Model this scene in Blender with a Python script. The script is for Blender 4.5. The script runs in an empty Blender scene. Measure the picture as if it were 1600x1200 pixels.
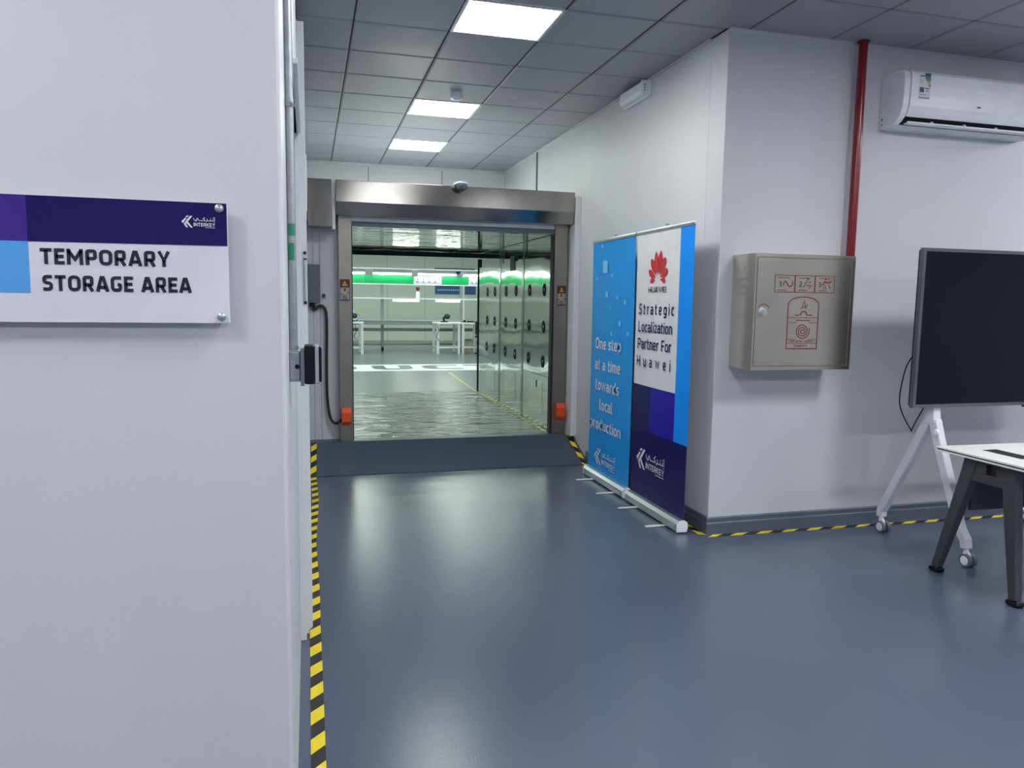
import bpy, math, random
from mathutils import Vector, Matrix
random.seed(7)
PI = math.pi
S = bpy.context.scene
COL = S.collection

# ------------------------------------------------------------------ camera, world, exposure
F_PX, YAW, PITCH, ROLL = 1168.3, math.radians(15.21), math.radians(6.307), math.radians(0.805)
cam_data = bpy.data.cameras.new('camera')
cam_data.sensor_fit = 'HORIZONTAL'
cam_data.sensor_width = 36.0
cam_data.lens = 36.0 * F_PX / 1600.0
cam_data.clip_start = 0.02
cam_data.clip_end = 100
cam = bpy.data.objects.new('camera', cam_data)
COL.objects.link(cam)
_f = Vector((math.sin(YAW)*math.cos(PITCH), math.cos(YAW)*math.cos(PITCH), -math.sin(PITCH)))
_r = Vector((math.cos(YAW), -math.sin(YAW), 0))
_u = _r.cross(_f)
_r2 = math.cos(ROLL)*_r + math.sin(ROLL)*_u
_u2 = -math.sin(ROLL)*_r + math.cos(ROLL)*_u
cam.matrix_world = Matrix(((_r2.x, _u2.x, -_f.x, 0), (_r2.y, _u2.y, -_f.y, 0), (_r2.z, _u2.z, -_f.z, 1.5), (0, 0, 0, 1)))
S.camera = cam

world = bpy.data.worlds.new('world')
world.use_nodes = True
world.node_tree.nodes['Background'].inputs[0].default_value = (0.75, 0.85, 1.0, 1)
world.node_tree.nodes['Background'].inputs[1].default_value = 0.05
S.world = world
S.view_settings.view_transform = 'Standard'
S.view_settings.look = 'None'
S.view_settings.exposure = 1.6
S.view_settings.gamma = 1.0
S.view_settings.use_curve_mapping = False
try:
    S.cycles.max_bounces = 12
    S.cycles.diffuse_bounces = 6
    S.cycles.glossy_bounces = 8
    S.cycles.sample_clamp_indirect = 6.0
    S.cycles.caustics_reflective = True
    S.cycles.use_denoising = True
except Exception:
    pass
E_CORRIDOR = 8.0     # luminaires in the corridor ceiling
E_FRONT = 12.5        # panel at the corridor mouth, set stronger and whiter to brighten the right wall
E_ROOM = 18.2         # luminaires of the open room, above and behind the camera
E_CLEAN = 11.0         # luminaires of the production hall beyond
E_TUBE = 4.5         # tubes on the assembly bench
C_COOL = (0.945, 0.95, 0.99)
C_GREEN = (0.85, 1.0, 0.88)
C_MID = (0.95, 1.0, 0.90)

# ------------------------------------------------------------------ materials
def srgb(r, g, b):
    def c(v):
        v /= 255.0
        return v/12.92 if v <= 0.04045 else ((v+0.055)/1.055)**2.4
    return (c(r), c(g), c(b), 1)

def mat(name, col, rough=0.5, metal=0.0, spec=0.5, bump=None, vary=None, coat=0.0, emit=None, aniso=None, wave=None):
    """bump = (scale, strength, (sx,sy,sz)); vary = (scale, amount, (sx,sy,sz)); both from object-space noise"""
    m = bpy.data.materials.new(name)
    m.use_nodes = True
    nt = m.node_tree
    b = nt.nodes['Principled BSDF']
    if len(col) == 3: col = (*col, 1)
    b.inputs['Base Color'].default_value = col
    b.inputs['Roughness'].default_value = rough
    b.inputs['Metallic'].default_value = metal
    b.inputs['Specular IOR Level'].default_value = spec
    if coat:
        b.inputs['Coat Weight'].default_value = coat
        b.inputs['Coat Roughness'].default_value = 0.12
    if aniso: b.inputs['Anisotropic'].default_value = aniso
    tc = nt.nodes.new('ShaderNodeTexCoord')
    def noise(scale, stretch, detail=4):
        mp = nt.nodes.new('ShaderNodeMapping')
        mp.inputs['Scale'].default_value = stretch
        nt.links.new(tc.outputs['Object'], mp.inputs['Vector'])
        n = nt.nodes.new('ShaderNodeTexNoise')
        n.inputs['Scale'].default_value = scale
        n.inputs['Detail'].default_value = detail
        nt.links.new(mp.outputs[0], n.inputs['Vector'])
        return n
    vary = vary or (6.0, 0.05, (1, 1, 1))
    n = noise(vary[0], vary[2])
    mx = nt.nodes.new('ShaderNodeMix'); mx.data_type = 'RGBA'; mx.blend_type = 'MULTIPLY'
    rp = nt.nodes.new('ShaderNodeMapRange')
    rp.inputs['From Min'].default_value = 0.3; rp.inputs['From Max'].default_value = 0.7
    rp.inputs['To Min'].default_value = 1 - vary[1]; rp.inputs['To Max'].default_value = 1 + vary[1]
    nt.links.new(n.outputs['Fac'], rp.inputs['Value'])
    mx.inputs['Factor'].default_value = 1.0
    mx.inputs['A'].default_value = col
    nt.links.new(rp.outputs[0], mx.inputs['B'])
    nt.links.new(mx.outputs['Result'], b.inputs['Base Color'])
    if bump:
        nb = noise(bump[0], bump[2], bump[3] if len(bump) > 3 else 3)
        bp = nt.nodes.new('ShaderNodeBump')
        bp.inputs['Strength'].default_value = bump[1]
        bp.inputs['Distance'].default_value = bump[4] if len(bump) > 4 else 0.01
        nt.links.new(nb.outputs['Fac'], bp.inputs['Height'])
        if wave:
            nw = noise(wave[0], wave[2], 2)
            bw = nt.nodes.new('ShaderNodeBump')
            bw.inputs['Strength'].default_value = wave[1]
            bw.inputs['Distance'].default_value = wave[3]
            nt.links.new(nw.outputs['Fac'], bw.inputs['Height'])
            nt.links.new(bw.outputs[0], bp.inputs['Normal'])
        nt.links.new(bp.outputs[0], b.inputs['Normal'])
    if emit:
        b.inputs['Emission Color'].default_value = (*emit[:3], 1)
        b.inputs['Emission Strength'].default_value = emit[3]
    return m

I3 = (1, 1, 1)
M = {}
M['wall'] = mat('painted_panel_wall', srgb(206, 208, 212), 0.42, spec=0.35, vary=(2.5, 0.025, (1, 1, .3)), bump=(90, 0.04, I3))
M['wall_clean'] = mat('clean_room_panel', srgb(205, 212, 205), 0.45, vary=(2, 0.02, I3))
M['ceil'] = mat('metal_ceiling_tile', srgb(152, 155, 162), 0.38, spec=0.5, vary=(1.2, 0.035, I3), bump=(3, 0.03, I3))
M['gap'] = mat('shadow_gap', srgb(38, 42, 52), 0.7)
M['floor'] = mat('epoxy_floor', srgb(81, 92, 110), 0.22, spec=0.5, vary=(1.1, 0.07, I3), bump=(150, 0.11, I3, 2, 0.004), wave=(3.0, 0.07, (.6, 1.6, 1), .02))
M['ramp'] = mat('ramp_paint', srgb(68, 80, 98), 0.42, vary=(2, 0.05, I3), bump=(120, 0.12, I3, 2, 0.004))
M['floor_tunnel'] = mat('tunnel_floor', srgb(80, 88, 84), 0.16, spec=0.6, vary=(3, 0.14, (1, 2, 1)), bump=(2.6, 0.65, (.8, 2.2, 1), 4, 0.13))
M['floor_hall'] = mat('hall_floor', srgb(98, 107, 115), 0.26, spec=0.55, vary=(1, 0.06, I3), bump=(10, 0.06, (1, 2, 1), 4, 0.01))
M['skirt'] = mat('skirting_paint', srgb(88, 96, 112), 0.4)
M['steel'] = mat('brushed_stainless', srgb(150, 148, 142), 0.13, 1.0, bump=(40, 0.03, (1, 1, 14), 3), vary=(3.5, 0.10, I3))
M['steel_dark'] = mat('brushed_stainless_post', srgb(150, 146, 138), 0.36, 1.0, bump=(60, 0.05, (14, 14, 1), 3), vary=(5, 0.08, I3))
M['mirror'] = mat('polished_stainless', srgb(214, 219, 214), 0.07, 1.0, bump=(2.2, 0.05, (.6, .8, 1.6), 2, 0.05), vary=(2, 0.04, I3))
M['mirror_ceil'] = mat('polished_stainless_ceiling', srgb(205, 215, 208), 0.04, 1.0, bump=(2.4, 0.13, (.5, 2.6, 1), 3, 0.05))
M['cab'] = mat('cabinet_steel', srgb(212, 207, 194), 0.22, 0.97, bump=(80, 0.04, (1, 1, 12)), vary=(5, 0.05, I3))
M['alu'] = mat('aluminium', srgb(200, 203, 208), 0.32, 0.85)
M['galv'] = mat('galvanised', srgb(165, 170, 174), 0.38, 0.85, vary=(40, 0.12, I3))
M['black'] = mat('black_plastic', srgb(12, 13, 19), 0.4, spec=.3)
M['nozzle'] = mat('nozzle_black', srgb(14, 16, 18), 0.6, spec=0.1)
M['dark'] = mat('dark_rubber', srgb(30, 33, 42), 0.5)
M['grey'] = mat('grey_enclosure', srgb(96, 102, 112), 0.5)
M['red'] = mat('red_pipe_paint', srgb(128, 14, 26), 0.2, spec=0.5)
M['redprint'] = mat('red_print', srgb(122, 18, 28), 0.5)
M['white'] = mat('white_plastic', srgb(238, 240, 244), 0.3, spec=0.5)
M['whitemetal'] = mat('white_powder_coat', srgb(222, 224, 230), 0.35)
M['casing'] = mat('white_door_casing', srgb(216, 220, 222), 0.4, vary=(3, 0.04, (1, 1, .2)))
M['yellow'] = mat('yellow_tape', srgb(235, 212, 20), 0.42, vary=(25, 0.08, I3))
M['blacktape'] = mat('black_tape', srgb(30, 30, 36), 0.4)
M['orange'] = mat('orange_plastic', srgb(228, 82, 24), 0.45)
M['screen'] = mat('screen_glass', srgb(4, 10, 20), 0.12, spec=0.25)
M['bezel'] = mat('screen_bezel', srgb(112, 114, 120), 0.32, 0.8)
M['leg_dark'] = mat('charcoal_powder_coat', srgb(60, 61, 66), 0.45, vary=(30, 0.08, I3))
M['modesty'] = mat('navy_panel', srgb(36, 42, 54), 0.55)
M['table_white'] = mat('white_laminate', srgb(232, 235, 230), 0.35)
M['navy'] = mat('navy_print', srgb(20, 6, 88), 0.4, spec=0.3)
M['navy_sign'] = mat('navy_print_acrylic', srgb(24, 18, 90), 0.16, spec=0.35)
M['indigo_sign'] = mat('indigo_print_acrylic', srgb(62, 34, 134), 0.14)
M['sky_sign'] = mat('sky_print_acrylic', srgb(84, 164, 232), 0.14)
M['acrylic'] = mat('frosted_acrylic', srgb(218, 219, 228), 0.16, spec=0.5)
M['ink'] = mat('dark_ink', srgb(28, 28, 46), 0.4)
M['indigo'] = mat('indigo_print', srgb(40, 14, 160), 0.4, spec=0.3)
M['sky'] = mat('sky_print', srgb(28, 150, 228), 0.42, spec=0.3)
M['azure'] = mat('azure_print', srgb(0, 146, 250), 0.42, spec=0.3)
M['paper'] = mat('white_print', srgb(222, 222, 226), 0.4)
M['palesky'] = mat('pale_sky_print', srgb(130, 200, 240), 0.4)
M['lily'] = mat('red_emblem_print', srgb(200, 40, 44), 0.4)
M['sticker_grey'] = mat('sticker_grey_print', srgb(150, 150, 160), 0.5)
M['maroon'] = mat('maroon_print', srgb(92, 28, 36), 0.5)
M['amber'] = mat('amber_print', srgb(205, 165, 60), 0.5)
M['greyprint'] = mat('grey_print', srgb(120, 124, 130), 0.5)
M['green'] = mat('green_board', srgb(0, 170, 96), 0.4)
M['greensticker'] = mat('green_sticker', srgb(30, 130, 96), 0.5)
M['purpleprint'] = mat('violet_print', srgb(120, 116, 190), 0.5)
M['bluesign'] = mat('blue_sign_print', srgb(40, 86, 140), 0.4)
M['bench'] = mat('bench_aluminium', srgb(150, 156, 158), 0.4, 0.6)
M['floorletter'] = mat('grey_floor_paint', srgb(76, 84, 96), 0.35)
M['floorwhite'] = mat('white_floor_paint', srgb(226, 232, 234), 0.35)
M['hose'] = mat('pale_blue_hose', srgb(140, 180, 215), 0.4)
M['cardboard'] = mat('cardboard', srgb(188, 176, 150), 0.7)
M['chairblue'] = mat('dark_chair_fabric', srgb(24, 28, 46), 0.7)
M['energy'] = [mat('energy_%s' % n, srgb(*c), 0.4) for n, c in (('teal', (40, 90, 100)), ('deep', (40, 110, 80)), ('leaf', (70, 140, 70)), ('lime', (150, 175, 60)), ('sun', (210, 190, 60)), ('peach', (215, 140, 60)), ('rust', (170, 70, 60)))]
M['dome'] = mat('tinted_dome', srgb(150, 154, 160), 0.10, 0.8)
def lamp_mat(name, c, e): return mat(name, (0.9, 0.9, 0.9), 0.5, emit=(*c, e))
M['lamp_corridor'] = lamp_mat('lit_panel_corridor', C_MID, E_CORRIDOR)
M['lamp_front'] = lamp_mat('lit_panel_front', (.97, .99, .97), E_FRONT)
M['lamp_room'] = lamp_mat('lit_panel_room', C_COOL, E_ROOM)
M['lamp_clean'] = lamp_mat('lit_panel_hall', C_GREEN, E_CLEAN)
M['lamp_tube'] = lamp_mat('lit_tube', C_MID, E_TUBE)

# ------------------------------------------------------------------ mesh builder
WL = {}
class MB:
    def __init__(s): s.v = []; s.f = []; s.m = []; s.mi = 0
    def face(s, pts, flip=False):
        k = len(s.v); s.v += [tuple(p) for p in pts]
        ids = list(range(k, k+len(pts)))
        s.f.append(ids[::-1] if flip else ids); s.m.append(s.mi)
    def _add(s, vs, fs):
        k = len(s.v); s.v += [tuple(p) for p in vs]
        for f in fs: s.f.append([i+k for i in f]); s.m.append(s.mi)
    def box(s, x0, x1, y0, y1, z0, z1):
        vs = [(x, y, z) for z in (z0, z1) for y in (y0, y1) for x in (x0, x1)]
        s._add(vs, [(0, 2, 3, 1), (4, 5, 7, 6), (0, 1, 5, 4), (2, 6, 7, 3), (0, 4, 6, 2), (1, 3, 7, 5)])
        return s
    def prism(s, poly, axis, a, b):
        """poly: 2-D points, extruded along axis from a to b. axis 0: (y,z), 1: (x,z), 2: (x,y)"""
        def p(q, t):
            return {0: (t, q[0], q[1]), 1: (q[0], t, q[1]), 2: (q[0], q[1], t)}[axis]
        area = sum(poly[i][0]*poly[(i+1) % len(poly)][1]-poly[(i+1) % len(poly)][0]*poly[i][1] for i in range(len(poly)))
        if (area < 0) ^ (axis == 1): poly = poly[::-1]
        if b < a: a, b = b, a
        n = len(poly)
        vs = [p(q, a) for q in poly]+[p(q, b) for q in poly]
        fs = [tuple(range(n))[::-1], tuple(range(n, 2*n))]+[(i, (i+1) % n, (i+1) % n+n, i+n) for i in range(n)]
        s._add(vs, fs); return s
    def cyl(s, p0, p1, r, n=20, r2=None):
        return s.tube([p0, p1], [r, r if r2 is None else r2], n)
    def tube(s, path, r, n=10, up=None):
        path = [Vector(p) for p in path]
        rs = r if isinstance(r, (list, tuple)) else [r]*len(path)
        vs = []; prev = None
        for i, p in enumerate(path):
            t = (path[min(i+1, len(path)-1)]-path[max(i-1, 0)]).normalized()
            if prev is None:
                ref = Vector((0, 0, 1)) if abs(t.z) < 0.9 else Vector((1, 0, 0))
                a = t.cross(ref).normalized()
            else:
                a = (prev-t*prev.dot(t)).normalized()
            prev = a; b = t.cross(a)
            vs += [p+rs[i]*(math.cos(2*PI*k/n)*a+math.sin(2*PI*k/n)*b) for k in range(n)]
        fs = []
        for i in range(len(path)-1):
            for k in range(n):
                fs.append((i*n+k, i*n+(k+1) % n, (i+1)*n+(k+1) % n, (i+1)*n+k))
        fs.append(tuple(range(n))[::-1]); fs.append(tuple(range((len(path)-1)*n, len(path)*n)))
        s._add(vs, fs); return s
    def sweep(s, path, w, d, wv):
        """rectangular bar along path: w across wv, d across the other direction"""
        path = [Vector(p) for p in path]; wv = Vector(wv).normalized(); vs = []
        for i, p in enumerate(path):
            t = (path[min(i+1, len(path)-1)]-path[max(i-1, 0)]).normalized()
            dv = t.cross(wv).normalized()
            ww = w[i] if isinstance(w, (list, tuple)) else w
            dd = d[i] if isinstance(d, (list, tuple)) else d
            k = 1.0
            if 0 < i < len(path)-1:
                c = t.dot((path[i+1]-p).normalized()); k = 1/max(c, .5)
            vs += [p+wv*a*ww/2+dv*b*dd*k/2 for a, b in ((-1, -1), (1, -1), (1, 1), (-1, 1))]
        fs = [(0, 1, 2, 3)[::-1]]
        for i in range(len(path)-1):
            for k in range(4): fs.append((i*4+k, i*4+(k+1) % 4, i*4+4+(k+1) % 4, i*4+4+k))
        e = (len(path)-1)*4; fs.append((e, e+1, e+2, e+3))
        s._add(vs, fs); return s
    def lathe(s, prof, c, axis, n=28):
        """prof: (radius, along) pairs; axis = unit vector"""
        ax = Vector(axis).normalized(); c = Vector(c)
        a = ax.cross(Vector((0, 0, 1)) if abs(ax.z) < .9 else Vector((1, 0, 0))).normalized(); b = ax.cross(a)
        vs = []
        for r, t in prof: vs += [c+ax*t+r*(math.cos(2*PI*k/n)*a+math.sin(2*PI*k/n)*b) for k in range(n)]
        fs = []
        for i in range(len(prof)-1):
            for k in range(n): fs.append((i*n+k, i*n+(k+1) % n, (i+1)*n+(k+1) % n, (i+1)*n+k))
        fs.append(tuple(range(n))[::-1]); fs.append(tuple(range((len(prof)-1)*n, len(prof)*n)))
        s._add(vs, fs); return s
    def build(s, name, mats, parent=None, loc=None, smooth=False, bevel=0.0, seg=2):
        if not isinstance(mats, (list, tuple)): mats = [mats]
        if parent is not None: base = WL[parent.name]
        elif loc is not None: base = Vector(loc)
        else:
            xs, ys, zs = zip(*s.v)
            base = Vector(((min(xs)+max(xs))/2, (min(ys)+max(ys))/2, min(zs)))
        me = bpy.data.meshes.new(name)
        me.from_pydata([Vector(p)-base for p in s.v], [], s.f)
        for m in mats: me.materials.append(m)
        for i, p in enumerate(me.polygons):
            p.material_index = s.m[i]; p.use_smooth = smooth
        me.update()
        o = bpy.data.objects.new(name, me); COL.objects.link(o)
        if parent is not None: o.parent = parent
        else: o.location = base
        WL[o.name] = base
        if smooth: 
            try: me.set_sharp_from_angle(angle=math.radians(38))
            except Exception: pass
        if bevel:
            b = o.modifiers.new('bevel', 'BEVEL'); b.width = bevel; b.segments = seg; b.limit_method = 'ANGLE'; b.angle_limit = math.radians(35)
        return o

def tag(o, label, cat, group=None, kind=None):
    o['label'] = label; o['category'] = cat
    if group: o['group'] = group
    if kind: o['kind'] = kind
    return o
def thing(name, label, cat, loc, group=None):
    o = bpy.data.objects.new(name, None); o.empty_display_size = 0.05; COL.objects.link(o)
    o.location = loc; WL[o.name] = Vector(loc)
    return tag(o, label, cat, group)
def struct(name, mb, m, bevel=0, label=None, smooth=False):
    o = mb.build(name, m, bevel=bevel, smooth=smooth); o['kind'] = 'structure'
    if label: o['label'] = label
    return o
def copy_tree(o, parent=None, loc=None):
    c = o.copy(); COL.objects.link(c)
    if parent is not None: c.parent = parent
    if loc is not None: c.location = loc
    WL[c.name] = Vector(c.location) if parent is None else WL[parent.name]
    for ch in list(o.children): copy_tree(ch, c)
    return c

# ------------------------------------------------------------------ stroke lettering
def arc_round(pts, r, closed):
    if r <= 0: return pts
    out = []; n = len(pts)
    for i, p in enumerate(pts):
        if not closed and i in (0, n-1): out.append(p); continue
        p = Vector(p); a = Vector(pts[i-1])-p; b = Vector(pts[(i+1) % n])-p
        la, lb = a.length, b.length
        a.normalize(); b.normalize()
        if a.dot(b) < -0.97: out.append(tuple(p)); continue
        k = min(r, la*.48, lb*.48); p0 = p+a*k; p1 = p+b*k
        for t in (0, .25, .5, .75, 1): out.append(tuple((1-t)**2*p0+2*t*(1-t)*p+t*t*p1))
    return out
def ribbon(pts, w, closed=False):
    pts = [Vector(p) for p in pts]; n = len(pts); L = []; R = []
    for i, p in enumerate(pts):
        d0 = (p-pts[i-1]) if (closed or i > 0) else None
        d1 = (pts[(i+1) % n]-p) if (closed or i < n-1) else None
        if d0 is None: d0 = d1
        if d1 is None: d1 = d0
        d0 = d0.normalized(); d1 = d1.normalized()
        n0 = Vector((-d0.y, d0.x)); n1 = Vector((-d1.y, d1.x))
        m = (n0+n1)
        m = m.normalized() if m.length > 1e-6 else n0
        k = 1/max(m.dot(n0), 0.60)
        L.append(p+m*w/2*k); R.append(p-m*w/2*k)
    q = []
    for i in range(n if closed else n-1):
        j = (i+1) % n; q.append((R[i], R[j], L[j], L[i]))
    return q
def glyph(c, s):
    """(advance width, [(points, corner radius, closed)]) with cap height 1 and stroke s"""
    a = s/2; X = .74; r = .24; T = 1-a; xh = X-a
    G = {
     'T': (.66, [([(0, T), (.66, T)], 0, 0), ([(.33, 0), (.33, T)], 0, 0)]),
     'E': (.58, [([(.58, T), (a, T), (a, a), (.58, a)], 0, 0), ([(a, .5), (.53, .5)], 0, 0)]),
     'F': (.56, [([(.56, T), (a, T), (a, 0)], 0, 0), ([(a, .48), (.51, .48)], 0, 0)]),
     'L': (.55, [([(a, 1), (a, a), (.55, a)], 0, 0)]),
     'M': (.92, [([(a, 0), (a, 1)], 0, 0), ([(.92-a, 0), (.92-a, 1)], 0, 0), ([(a, T), (.46, .34), (.92-a, T)], 0, 0)]),
     'P': (.66, [([(a, 0), (a, T), (.66-a, T), (.66-a, .42), (a, .42)], .12, 0)]),
     'B': (.66, [([(a, .5), (a, T), (.63-a, T), (.63-a, .52), (a, .52)], .06, 0), ([(a, .52), (a, a), (.66-a, a), (.66-a, .52), (a, .52)], .06, 0)]),
     'R': (.69, [([(a, 0), (a, T), (.66-a, T), (.66-a, .42), (a, .42)], .12, 0), ([(.36, .42), (.66-a*.6, 0)], 0, 0)]),
     'O': (.76, [([(a, a), (a, T), (.76-a, T), (.76-a, a)], r, 1)]),
     'D': (.72, [([(a, a), (a, T), (.72-a, T), (.72-a, a)], .2, 1)]),
     'A': (.78, [([(a*.75, 0), (.39-a*.55, T), (.39+a*.55, T), (.78-a*.75, 0)], 0, 0), ([(.19, .27), (.59, .27)], 0, 0)]),
     'Y': (.72, [([(.36, 0), (.36, .42)], 0, 0), ([(a*.75, 1), (.36, .40), (.72-a*.75, 1)], 0, 0)]),
     'S': (.62, [([(.58, T), (a, T), (a, .52), (.62-a, .48), (.62-a, a), (.03, a)], .2, 0)]),
     'G': (.70, [([(.66, T), (a, T), (a, a), (.70-a, a), (.70-a, .46), (.42, .46)], .2, 0)]),
     'C': (.64, [([(.62, T), (a, T), (a, a), (.62, a)], .24, 0)]),
     'U': (.74, [([(a, 1), (a, a), (.74-a, a), (.74-a, 1)], .26, 0)]),
     'I': (s, [([(a, 0), (a, 1)], 0, 0)]),
     'N': (.76, [([(a, 0), (a, 1)], 0, 0), ([(.76-a, 0), (.76-a, 1)], 0, 0), ([(a, 1-a*.5), (.76-a, a*.5)], 0, 0)]),
     'K': (.70, [([(a, 0), (a, 1)], 0, 0), ([(.68-a*.4, 1), (.24, .5), (.70-a*.4, 0)], 0, 0)]),
     'H': (.74, [([(a, 0), (a, 1)], 0, 0), ([(.74-a, 0), (.74-a, 1)], 0, 0), ([(a, .5), (.74-a, .5)], 0, 0)]),
     'W': (1.04, [([(a*.8, 1), (.27, a*.5), (.52, .9), (.77, a*.5), (1.04-a*.8, 1)], 0, 0)]),
     '0': (.62, [([(a, a), (a, T), (.62-a, T), (.62-a, a)], .2, 1)]),
     '1': (.34, [([(.02, .82), (.34-a, T), (.34-a, 0)], 0, 0)]),
     '2': (.58, [([(.03, T), (.58-a, T), (.58-a, .55), (a, .3), (a, a), (.58, a)], .15, 0)]),
     '3': (.58, [([(.03, T), (.58-a, T), (.58-a, a), (.03, a)], .18, 0), ([(.14, .5), (.58-a, .5)], 0, 0)]),
     '7': (.56, [([(0, T), (.54-a, T), (.2, 0)], 0, 0)]),
     '-': (.36, [([(.03, .42), (.33, .42)], 0, 0)]),
     ' ': (.26, []),
     'n': (.56, [([(a, 0), (a, X)], 0, 0), ([(a, xh), (.56-a, xh), (.56-a, 0)], .2, 0)]),
     'm': (.86, [([(a, 0), (a, X)], 0, 0), ([(a, xh), (.43, xh), (.43, 0)], .15, 0), ([(.43, xh), (.86-a, xh), (.86-a, 0)], .2, 0)]),
     'h': (.56, [([(a, 0), (a, 1)], 0, 0), ([(a, xh), (.56-a, xh), (.56-a, 0)], .2, 0)]),
     'u': (.56, [([(a, X), (a, a), (.56-a, a)], .2, 0), ([(.56-a, 0), (.56-a, X)], 0, 0)]),
     'r': (.38, [([(a, 0), (a, X)], 0, 0), ([(a, xh-.05), (.18, xh), (.38, xh)], .1, 0)]),
     'e': (.56, [([(.53, a), (a, a), (a, xh), (.56-a, xh), (.56-a, .36), (a, .36)], .18, 0)]),
     'a': (.54, [([(.05, xh), (.54-a, xh), (.54-a, 0)], .18, 0), ([(.54-a, .42), (a, .42), (a, a), (.54-a, a)], .12, 0)]),
     'o': (.58, [([(a, a), (a, xh), (.58-a, xh), (.58-a, a)], .2, 1)]),
     'c': (.48, [([(.47, xh), (a, xh), (a, a), (.47, a)], .2, 0)]),
     's': (.48, [([(.45, xh), (a, xh), (a, .39), (.48-a, .36), (.48-a, a), (.03, a)], .13, 0)]),
     't': (.38, [([(.05+a, 1-.06), (.05+a, a), (.38, a)], .14, 0), ([(-.02, xh), (.37, xh)], 0, 0)]),
     'p': (.58, [([(a, -.25), (a, X)], 0, 0), ([(a, a), (a, xh), (.58-a, xh), (.58-a, a)], .2, 1)]),
     'd': (.58, [([(.58-a, 0), (.58-a, 1)], 0, 0), ([(a, a), (a, xh), (.58-a, xh), (.58-a, a)], .2, 1)]),
     'g': (.58, [([(a, a), (a, xh), (.58-a, xh), (.58-a, a)], .2, 1), ([(.58-a, X), (.58-a, -.25+a), (.05, -.25+a)], .16, 0)]),
     'i': (s, [([(a, 0), (a, X)], 0, 0), ([(a, .86), (a, 1.0)], 0, 0)]),
     'l': (.30, [([(a, 1), (a, a), (.28, a)], .12, 0)]),
     'w': (.84, [([(a*.8, X), (.23, a*.4), (.42, X-.05), (.61, a*.4), (.84-a*.8, X)], 0, 0)]),
     'z': (.48, [([(.02, xh), (.48-a, xh), (a, a), (.47, a)], 0, 0)]),
    }
    return G[c]
def lettering(mb, text, o, U, V, h, s=.17, width=None, track=None, gap=.12):
    """stroke text from point o along U (unit), up V (unit), cap height h; width: total width (letters scaled, or tracked if track)"""
    o = Vector(o); U = Vector(U); V = Vector(V)
    gl = [glyph(c, s) for c in text]
    nat = sum(g[0] for g in gl)+gap*(len(gl)-1)
    sx = 1.0
    if width:
        if track: gap += (width/h-nat)/(len(gl)-1)
        else: sx = width/h/nat
    x = 0
    for g in gl:
        for pts, r, cl in g[1]:
            for q in ribbon(arc_round(pts, r, cl), s, bool(cl)):
                mb.face([o+U*((x+p.x)*h*sx)+V*(p.y*h) for p in q])
        x += g[0]+gap
def flat(mb, poly, o, U, V, sc=1.0):
    mb.face([Vector(o)+Vector(U)*(p[0]*sc)+Vector(V)*(p[1]*sc) for p in poly])
def strokes(mb, pts, w, o, U, V, sc=1.0, r=0, closed=False):
    for q in ribbon(arc_round(pts, r, closed), w, closed):
        mb.face([Vector(o)+Vector(U)*(p.x*sc)+Vector(V)*(p.y*sc) for p in q])
def disc(mb, c, rad, o, U, V, n=20): flat(mb, [(c[0]+rad*math.cos(2*PI*k/n), c[1]+rad*math.sin(2*PI*k/n)) for k in range(n)], o, U, V)

def company_mark(mb, o, U, V, w, h):
    """two-script wordmark with the arrow-like monogram; o = lower left, w x h its box"""
    def P(*q): return [((x-185)/873.0*w, (690-y)/275.0*h) for x, y in q]
    for poly in (((320, 416), (384, 416), (346, 450), (284, 450)), ((276, 472), (326, 472), (216, 596), (186, 552)),
                 ((412, 418), (474, 418), (270, 640), (238, 606)), ((345, 548), (474, 690), (424, 690), (310, 588)),
                 ((262, 604), (300, 604), (354, 690), (304, 690), (240, 612))):
        flat(mb, P(*poly), o, U, V)
    t = 14/873.0*w*1.05
    for pts in ([(1020, 441), (1046, 441), (1046, 526)], [(1050, 545), (1034, 550), (1034, 558)],
                [(1010, 478), (1010, 521), (870, 521)], [(938, 486), (938, 521)],
                [(852, 470), (852, 510), (815, 548)], [(852, 521), (880, 521)],
                [(795, 440), (746, 474), (790, 500), (790, 521), (630, 521)],
                [(634, 521), (606, 468), (578, 488), (584, 521), (548, 524), (512, 506), (500, 462)],
                [(990, 458), (1002, 458)], [(922, 466), (932, 466)], [(944, 466), (954, 466)],
                [(534, 542), (543, 542)], [(553, 542), (562, 542)]):
        strokes(mb, P(*pts), t, o, U, V)
    x0 = P((495, 655))[0]
    lettering(mb, 'INTERKEY', Vector(o)+Vector(U)*x0[0]+Vector(V)*x0[1], U, V, 80/275.0*h, .17, width=(1056-495)/873.0*w)
    a, b = P((800, 684), (1056, 684))
    for i in range(9):
        u0 = a[0]+(b[0]-a[0])*i/9
        flat(mb, [(u0, a[1]-.014*h), (u0+(b[0]-a[0])/9*.8, a[1]-.014*h), (u0+(b[0]-a[0])/9*.8, a[1]+.030*h), (u0, a[1]+.030*h)], o, U, V)

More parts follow.
